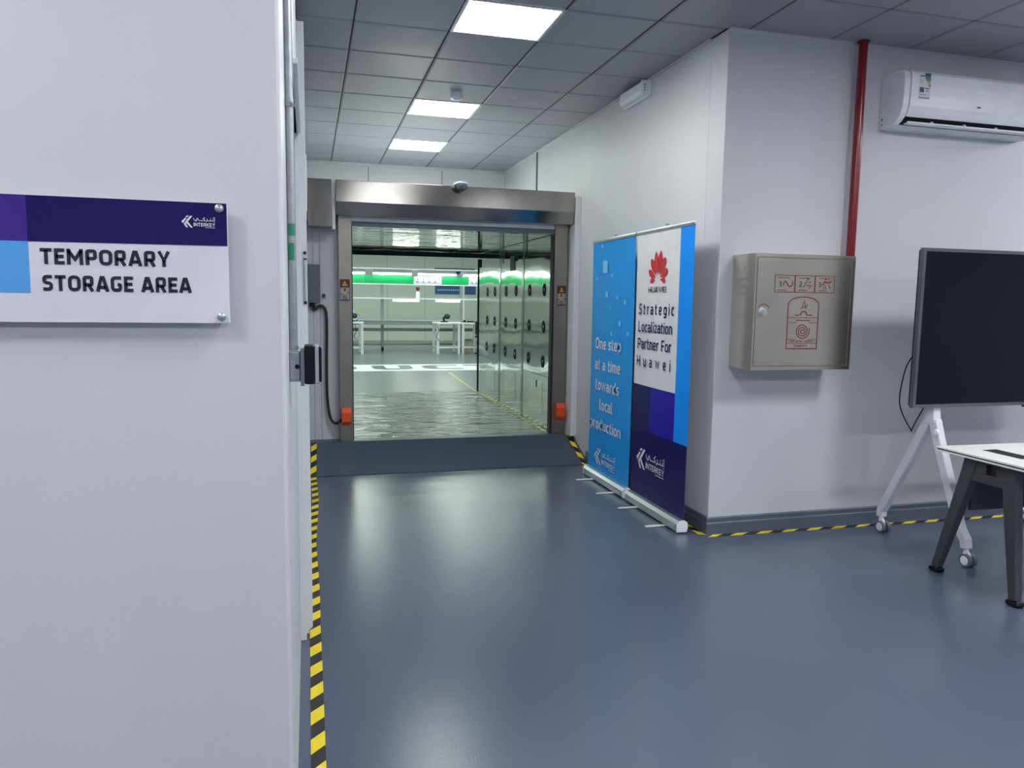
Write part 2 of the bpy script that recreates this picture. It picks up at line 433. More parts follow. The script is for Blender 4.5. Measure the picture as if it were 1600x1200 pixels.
def floor_tape(name, path, width, period, label, group=None, slant=1.0, zoff=0.0012, phase=0.0, thick=True):
    """hazard tape along a 3-D path: parallelogram stripes in yellow and black, its faces following the ground"""
    path = [Vector(p) for p in path]
    seg = [(path[i+1]-path[i]).length for i in range(len(path)-1)]
    tot = sum(seg)
    def at(s):
        s = min(max(s, 0), tot); i = 0
        while i < len(seg)-1 and s > seg[i]: s -= seg[i]; i += 1
        t = (path[i+1]-path[i]).normalized()
        return path[i]+t*s, t
    def edge(s, side):
        p, t = at(s); n = Vector((t.y, -t.x, 0)).normalized()     # to the right of travel
        return p+n*side*width/2+Vector((0, 0, zoff))
    mb = MB(); n = int(tot/period*2)+2; d = width*slant/2
    step = 4
    for k in range(-1, n+1):
        a = (k+phase)*period/2; mb.mi = k % 2
        for j in range(step):
            s0 = a+period/2*j/step; s1 = a+period/2*(j+1)/step
            if s1-d > tot and s0+d > tot: continue
            if s1+d < 0: continue
            mb.face([edge(s0-d, -1), edge(s0+d, 1), edge(s1+d, 1), edge(s1-d, -1)])
    return tag(mb.build(name, [M['yellow'], M['blacktape']]), label, 'tape', group)

# ------------------------------------------------------------------ room shell
HC = 3.177
XR = 2.505           # corridor right wall
YW = 4.272           # wall with the air conditioner
XL = -0.055          # corridor left wall
YN = 1.825           # wall with the sign
struct('floor', MB().box(-4.2, 8.0, -4.2, 7.02, -0.1, 0.0), M['floor'], label='glossy blue-grey epoxy floor')
rp = MB(); rp.prism([(6.42, 0.0), (6.92, 0.2), (7.05, 0.2), (7.05, -0.02), (6.42, -0.02)], 0, XL, XR)
struct('trim_1', rp, M['ramp'], label='painted grey ramp up to the doorway')
rl = MB(); rl.box(XL+.05, XR-.02, 6.405, 6.42, 0.0005, 0.002)
struct('trim_2', rl, M['gap'], label='dark joint at the foot of the ramp')
mb = MB(); mb.box(-4.2, XL, YN, YN+.16, 0, HC)
struct('wall_near', mb, M['wall'], bevel=0.008, label='light grey wall that carries the storage sign')
mb = MB(); mb.box(XL-.15, XL, YN+.16, 7.04, 0, HC); mb.box(XL-.01, -0.012, 5.75, 7.04, 0, HC); mb.box(XL-.15, -0.012, 7.04, 9.9, 2.5, HC)
struct('wall_left', mb, M['wall'], label='light grey corridor wall on the left')
mb = MB(); mb.box(XR, XR+.2, YW+.2, 7.06, 0, HC); mb.box(XR, XR+.2, 7.06, 9.9, 2.3, HC)
mb.box(XR, XR+.2, 7.06, 9.9, 0, 2.3)
struct('wall_right', mb, M['wall'], label='light grey corridor wall behind the banners')
mb = MB(); mb.box(XR, 8.0, YW, YW+.2, 0, HC)
struct('wall_front', mb, M['wall'], bevel=0.003, label='light grey wall with the air conditioner')
mb = MB(); mb.box(XL, XR, 9.7, 9.85, 2.5, HC)
struct('wall_end', mb, M['wall'], label='panel wall above the air shower')
mb = MB(); mb.box(-4.4, -4.2, -4.2, YN, 0, HC); struct('wall_west', mb, M['wall'])
mb = MB(); mb.box(8.0, 8.2, -4.2, YW+.2, 0, HC); struct('wall_east', mb, M['wall'])
mb = MB(); mb.box(-4.4, 8.2, -4.4, -4.2, 0, HC); struct('wall_back', mb, M['wall'])
mb = MB()
for x in (0.742, 1.668): mb.box(x-.004, x+.004, 9.695, 9.7, 2.5, HC)
struct('trim_3', mb, M['grey'], label='joints of the panel wall')
mb = MB(); mb.box(XL, XR, 9.67, 9.7, HC-.03, HC); mb.box(XR-.02, XR, YW+.2, 9.7, HC-.012, HC); mb.box(XR, 8.0, YW-.02, YW, HC-.012, HC)
struct('trim_4', mb, M['wall'], label='ceiling edge angle')
mb = MB(); mb.box(XR-.012, XR, 8.24, 8.27, 2.4, HC)
struct('trim_5', mb, M['grey'], label='dark vertical joint strip in the right corridor wall')

# ceiling of bevelled metal tiles with dark joints; luminaires take the place of whole tiles
GX, GY, PX, PY = 0.290, 4.297, 0.587, 0.545
def cell(i, k): return GX+PX*i, GY+PY*k
lamps_corridor = [(1, 0), (1, 4), (1, 7)]
lamps_room = [(1, -6), (5, -5), (9, -5), (1, -11), (5, -11), (9, -11), (-4, -7), (-4, -12), (10, -2)]
mb = MB(); gm = 0.005; bz = 0.007; bi = 0.010
for i in range(-8, 14):
    for k in range(-16, 11):
        x0, y0 = cell(i, k); x1, y1 = x0+PX, y0+PY
        if (i, k) in lamps_corridor or (i, k) in lamps_room: continue
        if y0 > YW-.05:
            x0, x1 = max(x0, XL), min(x1, XR)
        y1 = min(y1, 9.7)
        if x1-x0 < .03 or y1-y0 < .03 or y0 > 9.66 or x0 > 8 or x1 < -4.2: continue
        x0 += gm; x1 -= gm; y0 += gm; y1 -= gm
        a = [(x0, y0), (x1, y0), (x1, y1), (x0, y1)]
        b = [(x0+bi, y0+bi), (x1-bi, y0+bi), (x1-bi, y1-bi), (x0+bi, y1-bi)]
        mb.face([(*p, HC) for p in b], True)
        for j in range(4):
            mb.face([(*a[j], HC+bz), (*a[(j+1) % 4], HC+bz), (*b[(j+1) % 4], HC), (*b[j], HC)], True)
mb.mi = 1
mb.box(-4.2, 8.0, -4.2, YW, HC+bz+.002, HC+.06)
mb.box(XL-.1, XR+.1, YW, 9.85, HC+bz+.002, HC+.06)
struct('ceiling', mb, [M['ceil'], M['gap']], label='grey metal tile ceiling')

def ceiling_light(i, k, m, label, group):
    x0, y0 = cell(i, k); x1, y1 = x0+PX, y0+PY
    t = thing('ceiling_light', label, 'ceiling light', ((x0+x1)/2, (y0+y1)/2, HC), group)
    f = MB(); w = .022
    for b in ((x0+.004, x1-.004, y0+.004, y0+w), (x0+.004, x1-.004, y1-w, y1-.004), (x0+.004, x0+w, y0+w, y1-w), (x1-w, x1-.004, y0+w, y1-w)):
        f.box(*b, HC-.004, HC+.006)
    f.build('frame', M['white'], t)
    MB().box(x0+w, x1-w, y0+w, y1-w, HC-.001, HC+.005).build('diffuser', m, t)
    return t
for (i, k), nm in zip(lamps_corridor, ('square ceiling light panel nearest the camera, largest of the corridor row', 'square ceiling light panel right behind the round smoke detector', 'square ceiling light panel farthest down the corridor, smallest of the row')):
    ceiling_light(i, k, M['lamp_front' if k == 0 else 'lamp_corridor'], nm, 'square light panels in the corridor ceiling')
for n, (i, k) in enumerate(lamps_room):
    ceiling_light(i, k, M['lamp_room'], 'square ceiling light panel of the open room, outside the view', 'square light panels of the open room')

# skirting
def skirt_profile(): return [(0, 0), (.016, 0), (.016, .070), (.011, .078), (.011, .104), (.005, .112), (0, .112)]
mb = MB(); mb.prism([(YW-d, z) for d, z in skirt_profile()], 0, XR-.0158, 8.0)
struct('baseboard_front', mb, M['skirt'], label='blue-grey skirting under the air conditioner wall')
mb = MB(); mb.prism([(XR-d, z) for d, z in skirt_profile()], 1, YW+.0005, 6.5)
struct('baseboard_right', mb, M['skirt'], label='blue-grey skirting behind the banners')

# ------------------------------------------------------------------ hazard tapes
floor_tape('floor_tape', [(.006, 1.2, 0), (.008, 2.3, 0), (.008, 3.0, 0), (.006, 3.4, 0), (.009, 3.75, 0), (.006, 4.1, 0), (-.001, 4.6, 0), (.008, 5.0, 0), (.018, 5.3, 0), (.027, 5.7, 0), (.022, 6.1, 0), (.016, 6.42, 0), (.022, 6.67, .1), (.028, 6.92, .2)],
           .048, .176, 'yellow and black hazard tape running along the left corridor wall', slant=1.0)
floor_tape('floor_tape', [(2.47, 4.222, 0), (3.614, 4.200, 0), (5.0, 4.170, 0), (7.9, 4.15, 0)], .045, .19, 'yellow and black hazard tape along the wall under the air conditioner', slant=-1.6)
floor_tape('floor_tape', [(2.462, 4.25, 0), (2.465, 5.3, 0), (2.46, 6.42, 0), (2.46, 6.92, .2), (2.46, 7.0, .2)], .045, .19, 'yellow and black hazard tape behind the two banners, climbing the ramp edge', slant=-1.0)

# ------------------------------------------------------------------ left wall: sign, conduit, reader, casing
sx0, sx1, sz0, sz1, sy = -0.775, -0.172, 1.4415, 1.7075, 1.800
t = thing('wall_sign', 'white and navy acrylic sign reading TEMPORARY STORAGE AREA on the near wall', 'sign', (-.47, sy, sz0))
b = MB(); b.box(sx0, sx1, sy, sy+.006, sz0, sz1); board = b.build('board', M['acrylic'], t, bevel=.0012)
U, V = (1, 0, 0), (0, 0, 1); yp = sy-.0006
pr = MB(); pr.mi = 0; pr.face([(-.566, yp, 1.611), (sx1-.001, yp, 1.6135), (sx1-.001, yp, sz1-.001), (-.566, yp, sz1-.001)])
pr.mi = 1; pr.face([(-.700, yp, 1.611), (-.566, yp, 1.611), (-.566, yp, sz1-.001), (-.700, yp, sz1-.001)])
pr.mi = 2; pr.face([(-.700, yp, 1.504), (-.566, yp, 1.504), (-.566, yp, 1.611), (-.700, yp, 1.611)])
pr.build('printed_panel', [M['navy_sign'], M['indigo_sign'], M['sky_sign']], board)['label'] = 'navy, indigo and sky blue printed blocks'
for text, x, z, w in (('TEMPORARY', -.545, 1.5645, .2525), ('STORAGE AREA', -.543, 1.5085, .2925)):
    l = MB(); lettering(l, text, (x, yp-.0004, z), U, V, .0335, .215, width=w)
    l.build('lettering', M['ink'], board)['label'] = 'dark lettering reading '+text
l = MB(); company_mark(l, (-.2665, yp-.0004, 1.6515), U, V, .069, .0255); l.build('emblem', M['paper'], board)['label'] = 'small white wordmark with monogram'
s0 = None
for x, z in ((-.188, 1.695), (-.189, 1.4565), (-.758, 1.695), (-.758, 1.4565)):
    s = MB(); s.lathe([(.0068, 0), (.0068, .0185)], (x, YN-.0003, z), (0, -1, 0), 16)
    s.lathe([(.0092, .0252), (.0095, .0275), (.0088, .031), (.006, .0325), (.0005, .033)], (x, YN, z), (0, -1, 0), 24)
    s.build('standoff_screw', M['alu'], t, smooth=True)

PXc, PYc = -0.043, 2.2
t = thing('conduit_pipe', 'galvanised conduit pipe running down beside the left wall corner', 'pipe', (PXc, PYc, 1.375))
MB().cyl((PXc, PYc, 1.356), (PXc, PYc, HC-.002), .0115, 18).build('pipe', M['galv'], t, smooth=True)
c = MB(); c.lathe([(.0116, 0), (.0145, .001), (.0145, .012), (.0132, .0125), (.0132, .024), (.0116, .025)], (PXc, PYc, 2.018), (0, 0, 1), 18)
c.cyl((PXc, PYc-.013, 2.03), (PXc+.012, PYc-.018, 2.023), .004, 8); c.build('coupling', M['galv'], t, smooth=True)
c = MB(); c.cyl((PXc, PYc, 1.355), (PXc, PYc, 1.366), .0135, 18); c.build('coupling', M['galv'], t, smooth=True)
st = MB()
def patch(z0, z1, a0, a1):
    n = 8
    for j in range(n):
        q = [a0+(a1-a0)*(j+e)/n for e in (0, 1)]
        pts = [(PXc+.0119*math.sin(a), PYc-.0119*math.cos(a)) for a in q]
        st.face([(*pts[0], z0), (*pts[1], z0), (*pts[1], z1), (*pts[0], z1)])
patch(1.605, 1.652, -.9, .6); patch(1.672, 1.705, -.8, .9)
st.build('sticker', M['greensticker'], t)['label'] = 'green printed stickers'

t = thing('card_reader', 'black card reader on a galvanised box on the left wall', 'card reader', (-.03, 2.2, 1.26))
b = MB(); b.box(XL+.0005, -.025, 2.165, 2.235, 1.268, 1.352); b.build('junction_box', M['galv'], t, bevel=.003)
k = MB(); k.lathe([(.0065, 0), (.0065, .002), (.003, .0022)], (-.034, 2.1650, 1.310), (0, -1, 0), 14); k.build('knockout', M['black'], t)
b = MB(); b.box(-.0249, -.0145, 2.152, 2.248, 1.257, 1.356); b.build('back_plate', M['grey'], t)
b = MB(); b.box(-.0144, .014, 2.155, 2.245, 1.261, 1.369); b.build('body', M['black'], t, bevel=.004)
b = MB(); b.box(.0141, .025, 2.155, 2.245, 1.262, 1.369); b.build('silver_band', M['alu'], t, bevel=.003)
b = MB(); b.box(.0251, .033, 2.160, 2.240, 1.266, 1.366); b.build('front_cover', M['black'], t, bevel=.006)
w = MB(); w.tube([(-.03, 2.19, 1.353), (-.026, 2.188, 1.364), (-.02, 2.186, 1.366), (-.015, 2.184, 1.363)], .0022, 8); w.build('wire', M['white'], t, smooth=True)

# door casing and ducting farther along the left wall
mb = MB()
mb.box(XL, -.030, 3.28, 3.40, 0.0, 2.62); mb.box(XL, -.004, 3.30, 3.42, 0.06, 2.62)
mb.prism([(XL, .0), (-.03, .0), (-.03, .02), (-.02, .02), (-.02, .035), (-.004, .05), (-.004, .07), (XL, .07)], 1, 3.301, 3.41)
mb.box(XL, -.012, 3.42, 4.5, 2.15, 2.30); mb.box(XL, -.008, 4.4, 4.52, 0, 2.62)
struct('trim_6', mb, M['casing'], bevel=.002, label='white door casing on the left wall')
mb = MB(); mb.box(XL, -.034, 2.32, 3.27, 2.17, HC); mb.box(XL, -.020, 2.32, 3.27, 2.17, 2.185)
struct('trim_7', mb, M['casing'], bevel=.002, label='white boxed duct above the casing')
mb = MB(); mb.box(XL, -.016, 5.60, 5.745, 0.0, HC-.1)
struct('trim_8', mb, M['gap'], label='dark vertical joint in the left wall')
mb = MB(); mb.box(XL, .0, 5.0, 5.55, 2.05, 2.40)
struct('trim_9', mb, M['casing'], bevel=.002, label='white boxed duct farther along')
t = thing('door_pull', 'slim metal pull bar bolted to the white casing on the left wall', 'handle', (-.012, 3.28, 1.47))
MB().box(-.0165, -.0095, 3.288, 3.299, 1.49, 1.675).build('bar', M['alu'], t, bevel=.002)
for z in (1.690, 1.664, 1.482):
    s = MB(); s.lathe([(.0075, 0), (.0075, .006), (.004, .009), (.0035, .014)], (-.0125, 3.2995, z), (0, -1, 0), 6); s.build('bolt', M['dark'], t)

# ------------------------------------------------------------------ roll-up door with ramp
YD = 6.95
t = thing('roll_up_door', 'stainless steel roll-up door frame with wide header at the end of the corridor', 'door', (1.36, 6.95, .2))
posts = [MB().box(xa, xb, YD, 7.06, .2, 2.26).build('post', M['steel_dark'], t, bevel=.002) for xa, xb in ((.262, .378), (2.300, 2.432))]
h = MB(); h.prism([(6.80, 2.345), (6.80, 2.525), (6.815, 2.53), (7.06, 2.53), (7.06, 2.232), (6.845, 2.232)], 0, .240, 2.440)
h.build('header', M['steel'], t, bevel=.002)
MB().box(.004, .206, 6.815, 7.06, 2.125, 2.53).build('motor_housing', M['steel'], t, bevel=.003)['label'] = 'square steel motor housing on the left'
MB().box(.208, .236, 6.84, 7.06, 2.11, 2.53).build('bracket', M['whitemetal'], t)
c = MB(); c.box(.379, 2.299, 6.965, 6.985, 2.195, 2.232); c.build('bottom_bar', M['whitemetal'], t, bevel=.004)['label'] = 'pale bottom bar of the raised curtain'
c = MB(); c.box(.379, 2.299, 6.972, 6.98, 2.150, 2.1945); c.build('rubber_seal', M['grey'], t)
for xa, xb in ((.379, .387), (2.287, 2.299)): MB().box(xa, xb, 6.97, 7.05, .2, 2.149).build('guide_strip', M['dark'], t)
for x0, z0, mir in ((.272, 1.485, 0), (2.332, 1.465, 1)):
    w, hh = .088, .192; y = YD-.001
    p = MB(); p.mi = 0; p.box(x0, x0+w, y-.0005, y, z0, z0+hh)
    p.mi = 1; p.box(x0+.005, x0+w-.005, y-.001, y-.0005, z0+.122, z0+hh-.005)
    p.mi = 2; p.box(x0+.005, x0+w-.005, y-.001, y-.0005, z0+.010, z0+.118)
    o = (x0, y-.0016, z0)
    p.mi = 3; strokes(p, [(.026, .136), (.044, .172), (.062, .136)], .008, o, U, V, closed=True); strokes(p, [(.044, .143), (.044, .158)], .006, o, U, V)
    flat(p, [(.044+(.030 if q % 2 == 0 else .012)*math.cos(q*PI/6+.3), .070+(.026 if q % 2 == 0 else .012)*math.sin(q*PI/6+.3)) for q in range(12)], o, U, V)
    p.mi = 1; disc(p, (.044, .103), .009, o, U, V, 12); flat(p, [(.034, .082), (.054, .082), (.049, .098), (.039, .098)], o, U, V)
    p.mi = 4; strokes(p, [(.044+.018*math.cos(q*PI/8), .030+.016*math.sin(q*PI/8)) for q in range(16)], .005, o, U, V, closed=True)
    strokes(p, [(.030, .042), (.058, .018)], .005, o, U, V); strokes(p, [(.008, .056), (.030, .060)], .006, o, U, V); strokes(p, [(.060, .062), (.080, .070)], .006, o, U, V)
    p.build('warning_sticker', [M['dark'], M['maroon'], M['sticker_grey'], M['amber'], M['ink']], posts[mir])['label'] = 'maroon and white warning sticker with triangle'
for x0, z0, mir in ((.274, .352, 0), (2.335, .346, 1)):
    p = MB(); p.prism([(YD-.001, z0), (YD-.045, z0+.012), (YD-.07, z0+.035), (YD-.07, z0+.12), (YD-.03, z0+.158), (YD-.001, z0+.158)], 0, x0, x0+.085)
    p.box(x0+.015, x0+.03, YD-.03, YD-.01, z0-.012, z0+.002); p.box(x0+.055, x0+.07, YD-.03, YD-.01, z0-.012, z0+.002)
    p.build('sensor_cover', M['orange'], posts[mir], bevel=.004)['label'] = 'orange faceted sensor cover'

t = thing('dome_sensor', 'small clear dome at the top of the steel door header', 'sensor', (1.330, 6.80, 2.47))
d = MB(); d.lathe([(.066, 0), (.066, .014)], (1.330, 6.733, 2.537), (0, -.25, -1), 28); d.build('base', M['white'], t, smooth=True)
MB().box(1.31, 1.35, 6.745, 6.84, 2.5305, 2.536).build('bracket', M['steel'], t)
d = MB(); d.lathe([(.060, .0141), (.057, .03), (.044, .05), (.024, .062), (.001, .066)], (1.330, 6.733, 2.537), (0, -.25, -1), 28); d.build('dome', M['dome'], t, smooth=True)

# electrical box, push button and cable by the door
t = thing('electrical_box', 'grey electrical box left of the roll-up door', 'control box', (.045, 7.02, 1.46))
MB().box(-.005, .098, 6.985, 7.0595, 1.462, 1.805).build('enclosure', M['grey'], t, bevel=.004)
g = MB(); g.lathe([(.02, 0), (.02, .02), (.026, .02), (.026, .035), (.016, .04)], (.03, 7.03, 1.4618), (0, 0, -1), 12); g.build('cable_gland', M['black'], t)
t = thing('push_button', 'small red push button on the panel beside the door frame', 'button', (.134, 7.05, 1.52))
MB().box(.120, .148, 7.045, 7.0595, 1.508, 1.545).build('base', M['grey'], t)
b = MB(); b.lathe([(.011, 0), (.012, .01), (.006, .014)], (.134, 7.0448, 1.527), (0, -1, 0), 14); b.build('button_cap', M['red'], t, smooth=True)
def spline(pts, n=8):
    P = [Vector(p) for p in pts]; out = []
    for i in range(len(P)-1):
        p0, p1, p2, p3 = P[max(i-1, 0)], P[i], P[i+1], P[min(i+2, len(P)-1)]
        for k in range(n):
            u = k/n
            out.append(.5*((2*p1)+(p2-p0)*u+(2*p0-5*p1+4*p2-p3)*u*u+(3*p1-p0-3*p2+p3)*u**3))
    return out+[P[-1]]
c = MB(); c.tube(spline([(.03, 7.03, 1.418), (.05, 7.03, 1.400), (.10, 7.03, 1.435), (.145, 7.025, 1.40), (.155, 7.02, 1.25), (.150, 7.02, .9), (.152, 7.02, .60), (.175, 7.01, .42), (.22, 6.98, .362), (.2725, 6.925, .40)]), .013, 10)
tag(c.build('power_cable', M['dark'], smooth=True), 'thick dark cable from the grey electrical box down to the orange cover', 'cable')

# ------------------------------------------------------------------ air shower behind the door
t = thing('air_shower', 'polished steel air shower booth with round nozzles behind the doorway', 'air shower', (1.3, 7.1, .2))
f = MB(); f.box(XL+.001, .262, 7.061, 7.10, .2, 2.5); f.box(2.433, XR-.001, 7.061, 7.10, .2, 2.5); f.box(.262, 2.433, 7.061, 7.10, 2.2, 2.5)
f.build('front_panel', M['wall'], t, bevel=.002)
j = MB(); j.box(2.447, XR-.001, 6.80, 7.0605, .2, 2.49); j.build('side_flashing', M['whitemetal'], t, bevel=.003)
j = MB(); j.box(.10, .103, 7.058, 7.061, .2, 2.1); j.box(.04, .042, 7.058, 7.061, .2, 2.1); j.build('panel_joint', M['grey'], t)
XS, XT, ZT = .30, 2.33, 2.165
MB().box(XS, XT, 7.10, 10.45, ZT, ZT+.03).build('ceiling_panel', M['mirror_ceil'], t)
MB().box(XL+.001, XR-.001, 7.10, 9.69, 2.44, 2.47).build('roof', M['whitemetal'], t)
def nozzle_mesh(x, d):
    b = MB(); b.mi = 0
    b.lathe([(.068, 0), (.067, .003), (.064, .0035)], (x, 0, 0), (d, 0, 0), 26)
    b.mi = 1; b.lathe([(.064, .0036), (.060, .0038), (.018, .004)], (x, 0, 0), (d, 0, 0), 26)
    b.mi = 0; b.lathe([(.019, .0041), (.017, .007), (.010, .010), (.001, .011)], (x, 0, 0), (d, 0, 0), 18)
    return b
ys = (7.37, 7.90, 8.46, 8.92, 9.49, 9.92); zs = (1.622, 1.243, .885)
PANELS = ((7.10, 8.14), (8.155, 9.20), (9.215, 10.45))
def dish(y, z):
    for a, bq in PANELS:
        if a <= y <= bq:
            u = (y-a)/(bq-a)
            return .008*(1-(2*u-1)**2)*max(0, math.sin(PI*min(1, max(0, (z-.74)/(ZT-.75)))))
    return 0
for X, d in ((XT, -1), (XS, 1)):
    e = .03*-d
    for a, bq in PANELS:
        k = MB(); ny, nz = 20, 32                                    # sheet steel, slightly dished between its edges
        def pt(i, j):
            u, v = i/ny, j/nz; z = .2+(ZT-.201-.2)*v
            return (X-d*dish(a+(bq-a)*u, z), a+(bq-a)*u, z)
        for i in range(ny):
            for j in range(nz):
                k.face([pt(i, j), pt(i+1, j), pt(i+1, j+1), pt(i, j+1)], d > 0)
        x0_, x1_ = min(X+e*.6, X+e), max(X+e*.6, X+e); k.box(x0_, x1_, a, bq, .2, ZT-.001)
        o = k.build('wall_panel', M['mirror'], t)
        import bmesh
        bm = bmesh.new(); bm.from_mesh(o.data); bmesh.ops.remove_doubles(bm, verts=bm.verts, dist=1e-5); bm.to_mesh(o.data); bm.free()
        for p in o.data.polygons: p.use_smooth = len(o.data.polygons) > 6 and p.index < ny*nz
    for y in (8.1475, 9.2075): MB().box(min(X, X+d*.004), max(X, X+d*.004), y-.035, y+.035, .2, ZT-.002).build('cover_strip', M['steel'], t)
    s = MB(); s.box(min(X, X+d*.002), max(X, X+d*.002), 7.10, 10.45, .735, .739); s.build('panel_joint', M['dark'], t)
    n0 = None
    for y in ys:
        for z in zs:
            if n0 is None:
                n0 = nozzle_mesh(X+d*.0003, d)
                n0.v = [(p[0]-1.3, p[1], p[2]) for p in n0.v]
                me_o = n0.build('air_nozzle', [M['galv'], M['nozzle']], None, loc=(0, 0, 0), smooth=True)
                me_o.parent = t; me_o.location = (-d*dish(y, z), y-7.1, z-.2); WL[me_o.name] = WL[t.name]; n0 = me_o
            else:
                c = n0.copy(); COL.objects.link(c); c.parent = t; c.location = (-d*dish(y, z), y-7.1, z-.2); WL[c.name] = WL[t.name]
    for y0 in (7.36, 8.42, 9.45):
        g = MB(); g.mi = 0; g.box(min(X, X+d*.003), max(X, X+d*.003), y0, y0+.5, .33, .66); g.mi = 1
        for q in range(15): g.box(min(X+d*.003, X+d*.0045), max(X+d*.003, X+d*.0045), y0+.02, y0+.48, .35+q*.02, .359+q*.02)
        g.build('return_grille', [M['mirror'], M['cab']], t)
    g = MB(); g.box(min(X, X+d*.006), max(X, X+d*.006), 7.56, 7.585, .66 if 0 else .60, .67); g.build('latch', M['dark'], t) if d < 0 else None
l = MB(); l.box(XS-.02, XT+.03, 10.43, 10.46, 2.10, ZT-.001); l.box(XT-.012, XT+.03, 10.451, 10.47, .2, 2.085); l.box(XS-.03, XS+.012, 10.451, 10.47, .2, 2.085)
l.build('inner_door_frame', M['dark'], t)['label'] = 'dark frame of the inner opening'
MB().box(XT-.004, XT-.0004, 8.52, 8.72, 1.86, 2.03).build('control_panel', M['grey'], t)['label'] = 'small grey panel high on the steel wall'

struct('floor_tunnel', MB().box(XS-.03, XT+.03, 7.051, 10.6, .0, .1995), M['floor_tunnel'], label='grey floor of the air shower')
floor_tape('floor_tape', [(2.285, 7.12, .2), (2.315, 10.45, .2), (2.44, 13.35, .2)], .045, .19, 'yellow and black hazard tape along the right side of the air shower floor', slant=-1.0)
floor_tape('floor_tape', [(.345, 7.12, .2), (.345, 10.45, .2)], .045, .19, 'yellow and black hazard tape along the left side of the air shower floor', slant=1.0)

# ------------------------------------------------------------------ production hall beyond
ZH = .2; HH = 3.35
struct('floor_hall', MB().box(-7, 10, 10.6, 24.2, .1, ZH-.0005), M['floor_hall'], label='grey floor of the production hall')
struct('wall_far', MB().box(-7, 10, 24.0, 24.2, ZH, HH), M['wall_clean'], label='pale green-white panel wall of the hall')
struct('wall_hall_left', MB().box(-7.2, -7, 10.5, 24.2, ZH, HH), M['wall_clean'])
struct('wall_hall_right', MB().box(10, 10.2, 10.5, 24.2, ZH, HH), M['wall_clean'])
mb = MB(); mb.box(-7, XS-.031, 10.47, 10.6, 0, HH); mb.box(XT+.031, 10, 10.47, 10.6, 0, HH); mb.box(XS-.031, XT+.031, 10.47, 10.6, 2.2, HH)
struct('wall_hall_front', mb, M['wall_clean'])
struct('ceiling_hall', MB().box(-7, 10, 10.47, 24.2, HH, HH+.1), M['wall_clean'])
mb = MB()
for x in (-1.2, 0.0, 1.2, 2.4, 3.6, 4.8, 6.0): mb.box(x-.004, x+.004, 23.995, 24.0, ZH, HH)
struct('trim_10', mb, M['greyprint'], label='joints of the hall panel wall')
n = 0
for y in (12.6, 15.2, 17.8, 20.6):
    for x in (-1.6, .9, 3.4, 5.9):
        tt = thing('ceiling_light', 'long ceiling light panel of the production hall, over the bench', 'ceiling light', (x, y, HH), 'long light panels in the hall ceiling')
        f = MB(); f.box(x-.64, x+.64, y-.17, y+.17, HH-.03, HH-.0005); f.build('frame', M['white'], tt)
        f = MB(); f.box(x-.61, x+.61, y-.14, y+.14, HH-.034, HH-.0305); f.build('diffuser', M['lamp_clean'], tt)
floor_tape('floor_tape', [(-2, 23.9, ZH), (8, 23.9, ZH)], .10, .5, 'hazard tape along the foot of the hall end wall', slant=-1.0)

# floor lettering on a white band
mb = MB(); mb.face([(-5, 13.75, ZH+.001), (8, 13.75, ZH+.001), (8, 15.12, ZH+.001), (-5, 15.12, ZH+.001)])
t = tag(mb.build('floor_marking', M['floorwhite'], loc=(1.5, 14.5, ZH)), 'white band across the hall floor with grey lettering', 'floor marking')
mb = MB(); wd = 'PRODUCTION'; xs = {0: -2.8, 1: -1.85, 2: -.90, 3: .10, 4: 1.16, 5: 2.12, 6: 2.98, 7: 3.95, 8: 4.4, 9: 5.4}
for q, ch in enumerate(wd): lettering(mb, ch, (xs[q], 14.0, ZH+.002), (1, 0, 0), (0, 1, 0), .92, .24, width=.16 if ch == 'I' else .76)
mb.build('lettering', M['floorletter'], t)['label'] = 'grey floor lettering reading PRODUCTION'

# assembly bench
YB = 19.3
t = thing('assembly_bench', 'long aluminium assembly bench with lamps, green boards and shelf in the hall', 'workbench', (1.8, YB, ZH))
for x in (-5.6, -3.9, -2.1, -.15, 1.80, 3.84, 5.9):
    p = MB(); p.box(x-.035, x+.035, YB-.045, YB+.045, ZH+.09, 2.25); p.box(x-.033, x+.033, YB-.366, YB+.38, .90, .95); post = p.build('post', M['bench'], t)
    p = MB(); p.cyl((x-.03, YB, ZH+.05), (x+.03, YB, ZH+.05), .05, 16); p.box(x-.02, x+.02, YB-.02, YB+.02, ZH+.05, ZH+.0895); p.build('castor', M['black'], post)
MB().box(3.93, 3.99, YB+.30, YB+.36, ZH, 2.2).build('post', M['whitemetal'], t)
MB().box(-5.8, 6.1, YB-.40, YB+.40, .951, .985).build('worktop', M['bench'], t, bevel=.004)
MB().box(-5.6, 5.9, YB-.39, YB-.37, .875, .9505).build('apron', M['bench'], t)
MB().box(-5.6, 5.9, YB-.06, YB-.0455, .70, .78).build('cable_tray', M['bench'], t)
MB().box(-5.6, 5.9, YB+.05, YB+.09, .34, .38).build('foot_rail', M['bench'], t)
MB().box(-5.6, 5.9, YB-.20, YB-.046, 1.515, 1.551).build('shelf', M['whitemetal'], t)
MB().box(-5.6, 5.9, YB-.10, YB-.0455, 2.265, 2.29).build('lamp_rail', M['whitemetal'], t)
MB().box(-5.6, 5.9, YB-.085, YB-.05, 1.875, 1.90).build('board_rail', M['whitemetal'], t)
for a, bq in ((-5.4, -4.4), (-4.2, -3.2), (-3.0, -2.1), (-1.9, -.9), (-.6, .25), (.36, 1.36), (1.57, 2.53), (2.70, 3.68), (3.93, 4.95), (5.1, 5.8)):
    k = MB(); k.cyl((a, YB-.12, 2.15), (bq, YB-.12, 2.15), .024, 12); k.build('tube_lamp', M['lamp_tube'], t)
    k = MB(); k.box(a, bq, YB-.13, YB-.11, 2.176, 2.264); k.build('lamp_bracket', M['greyprint'], t)
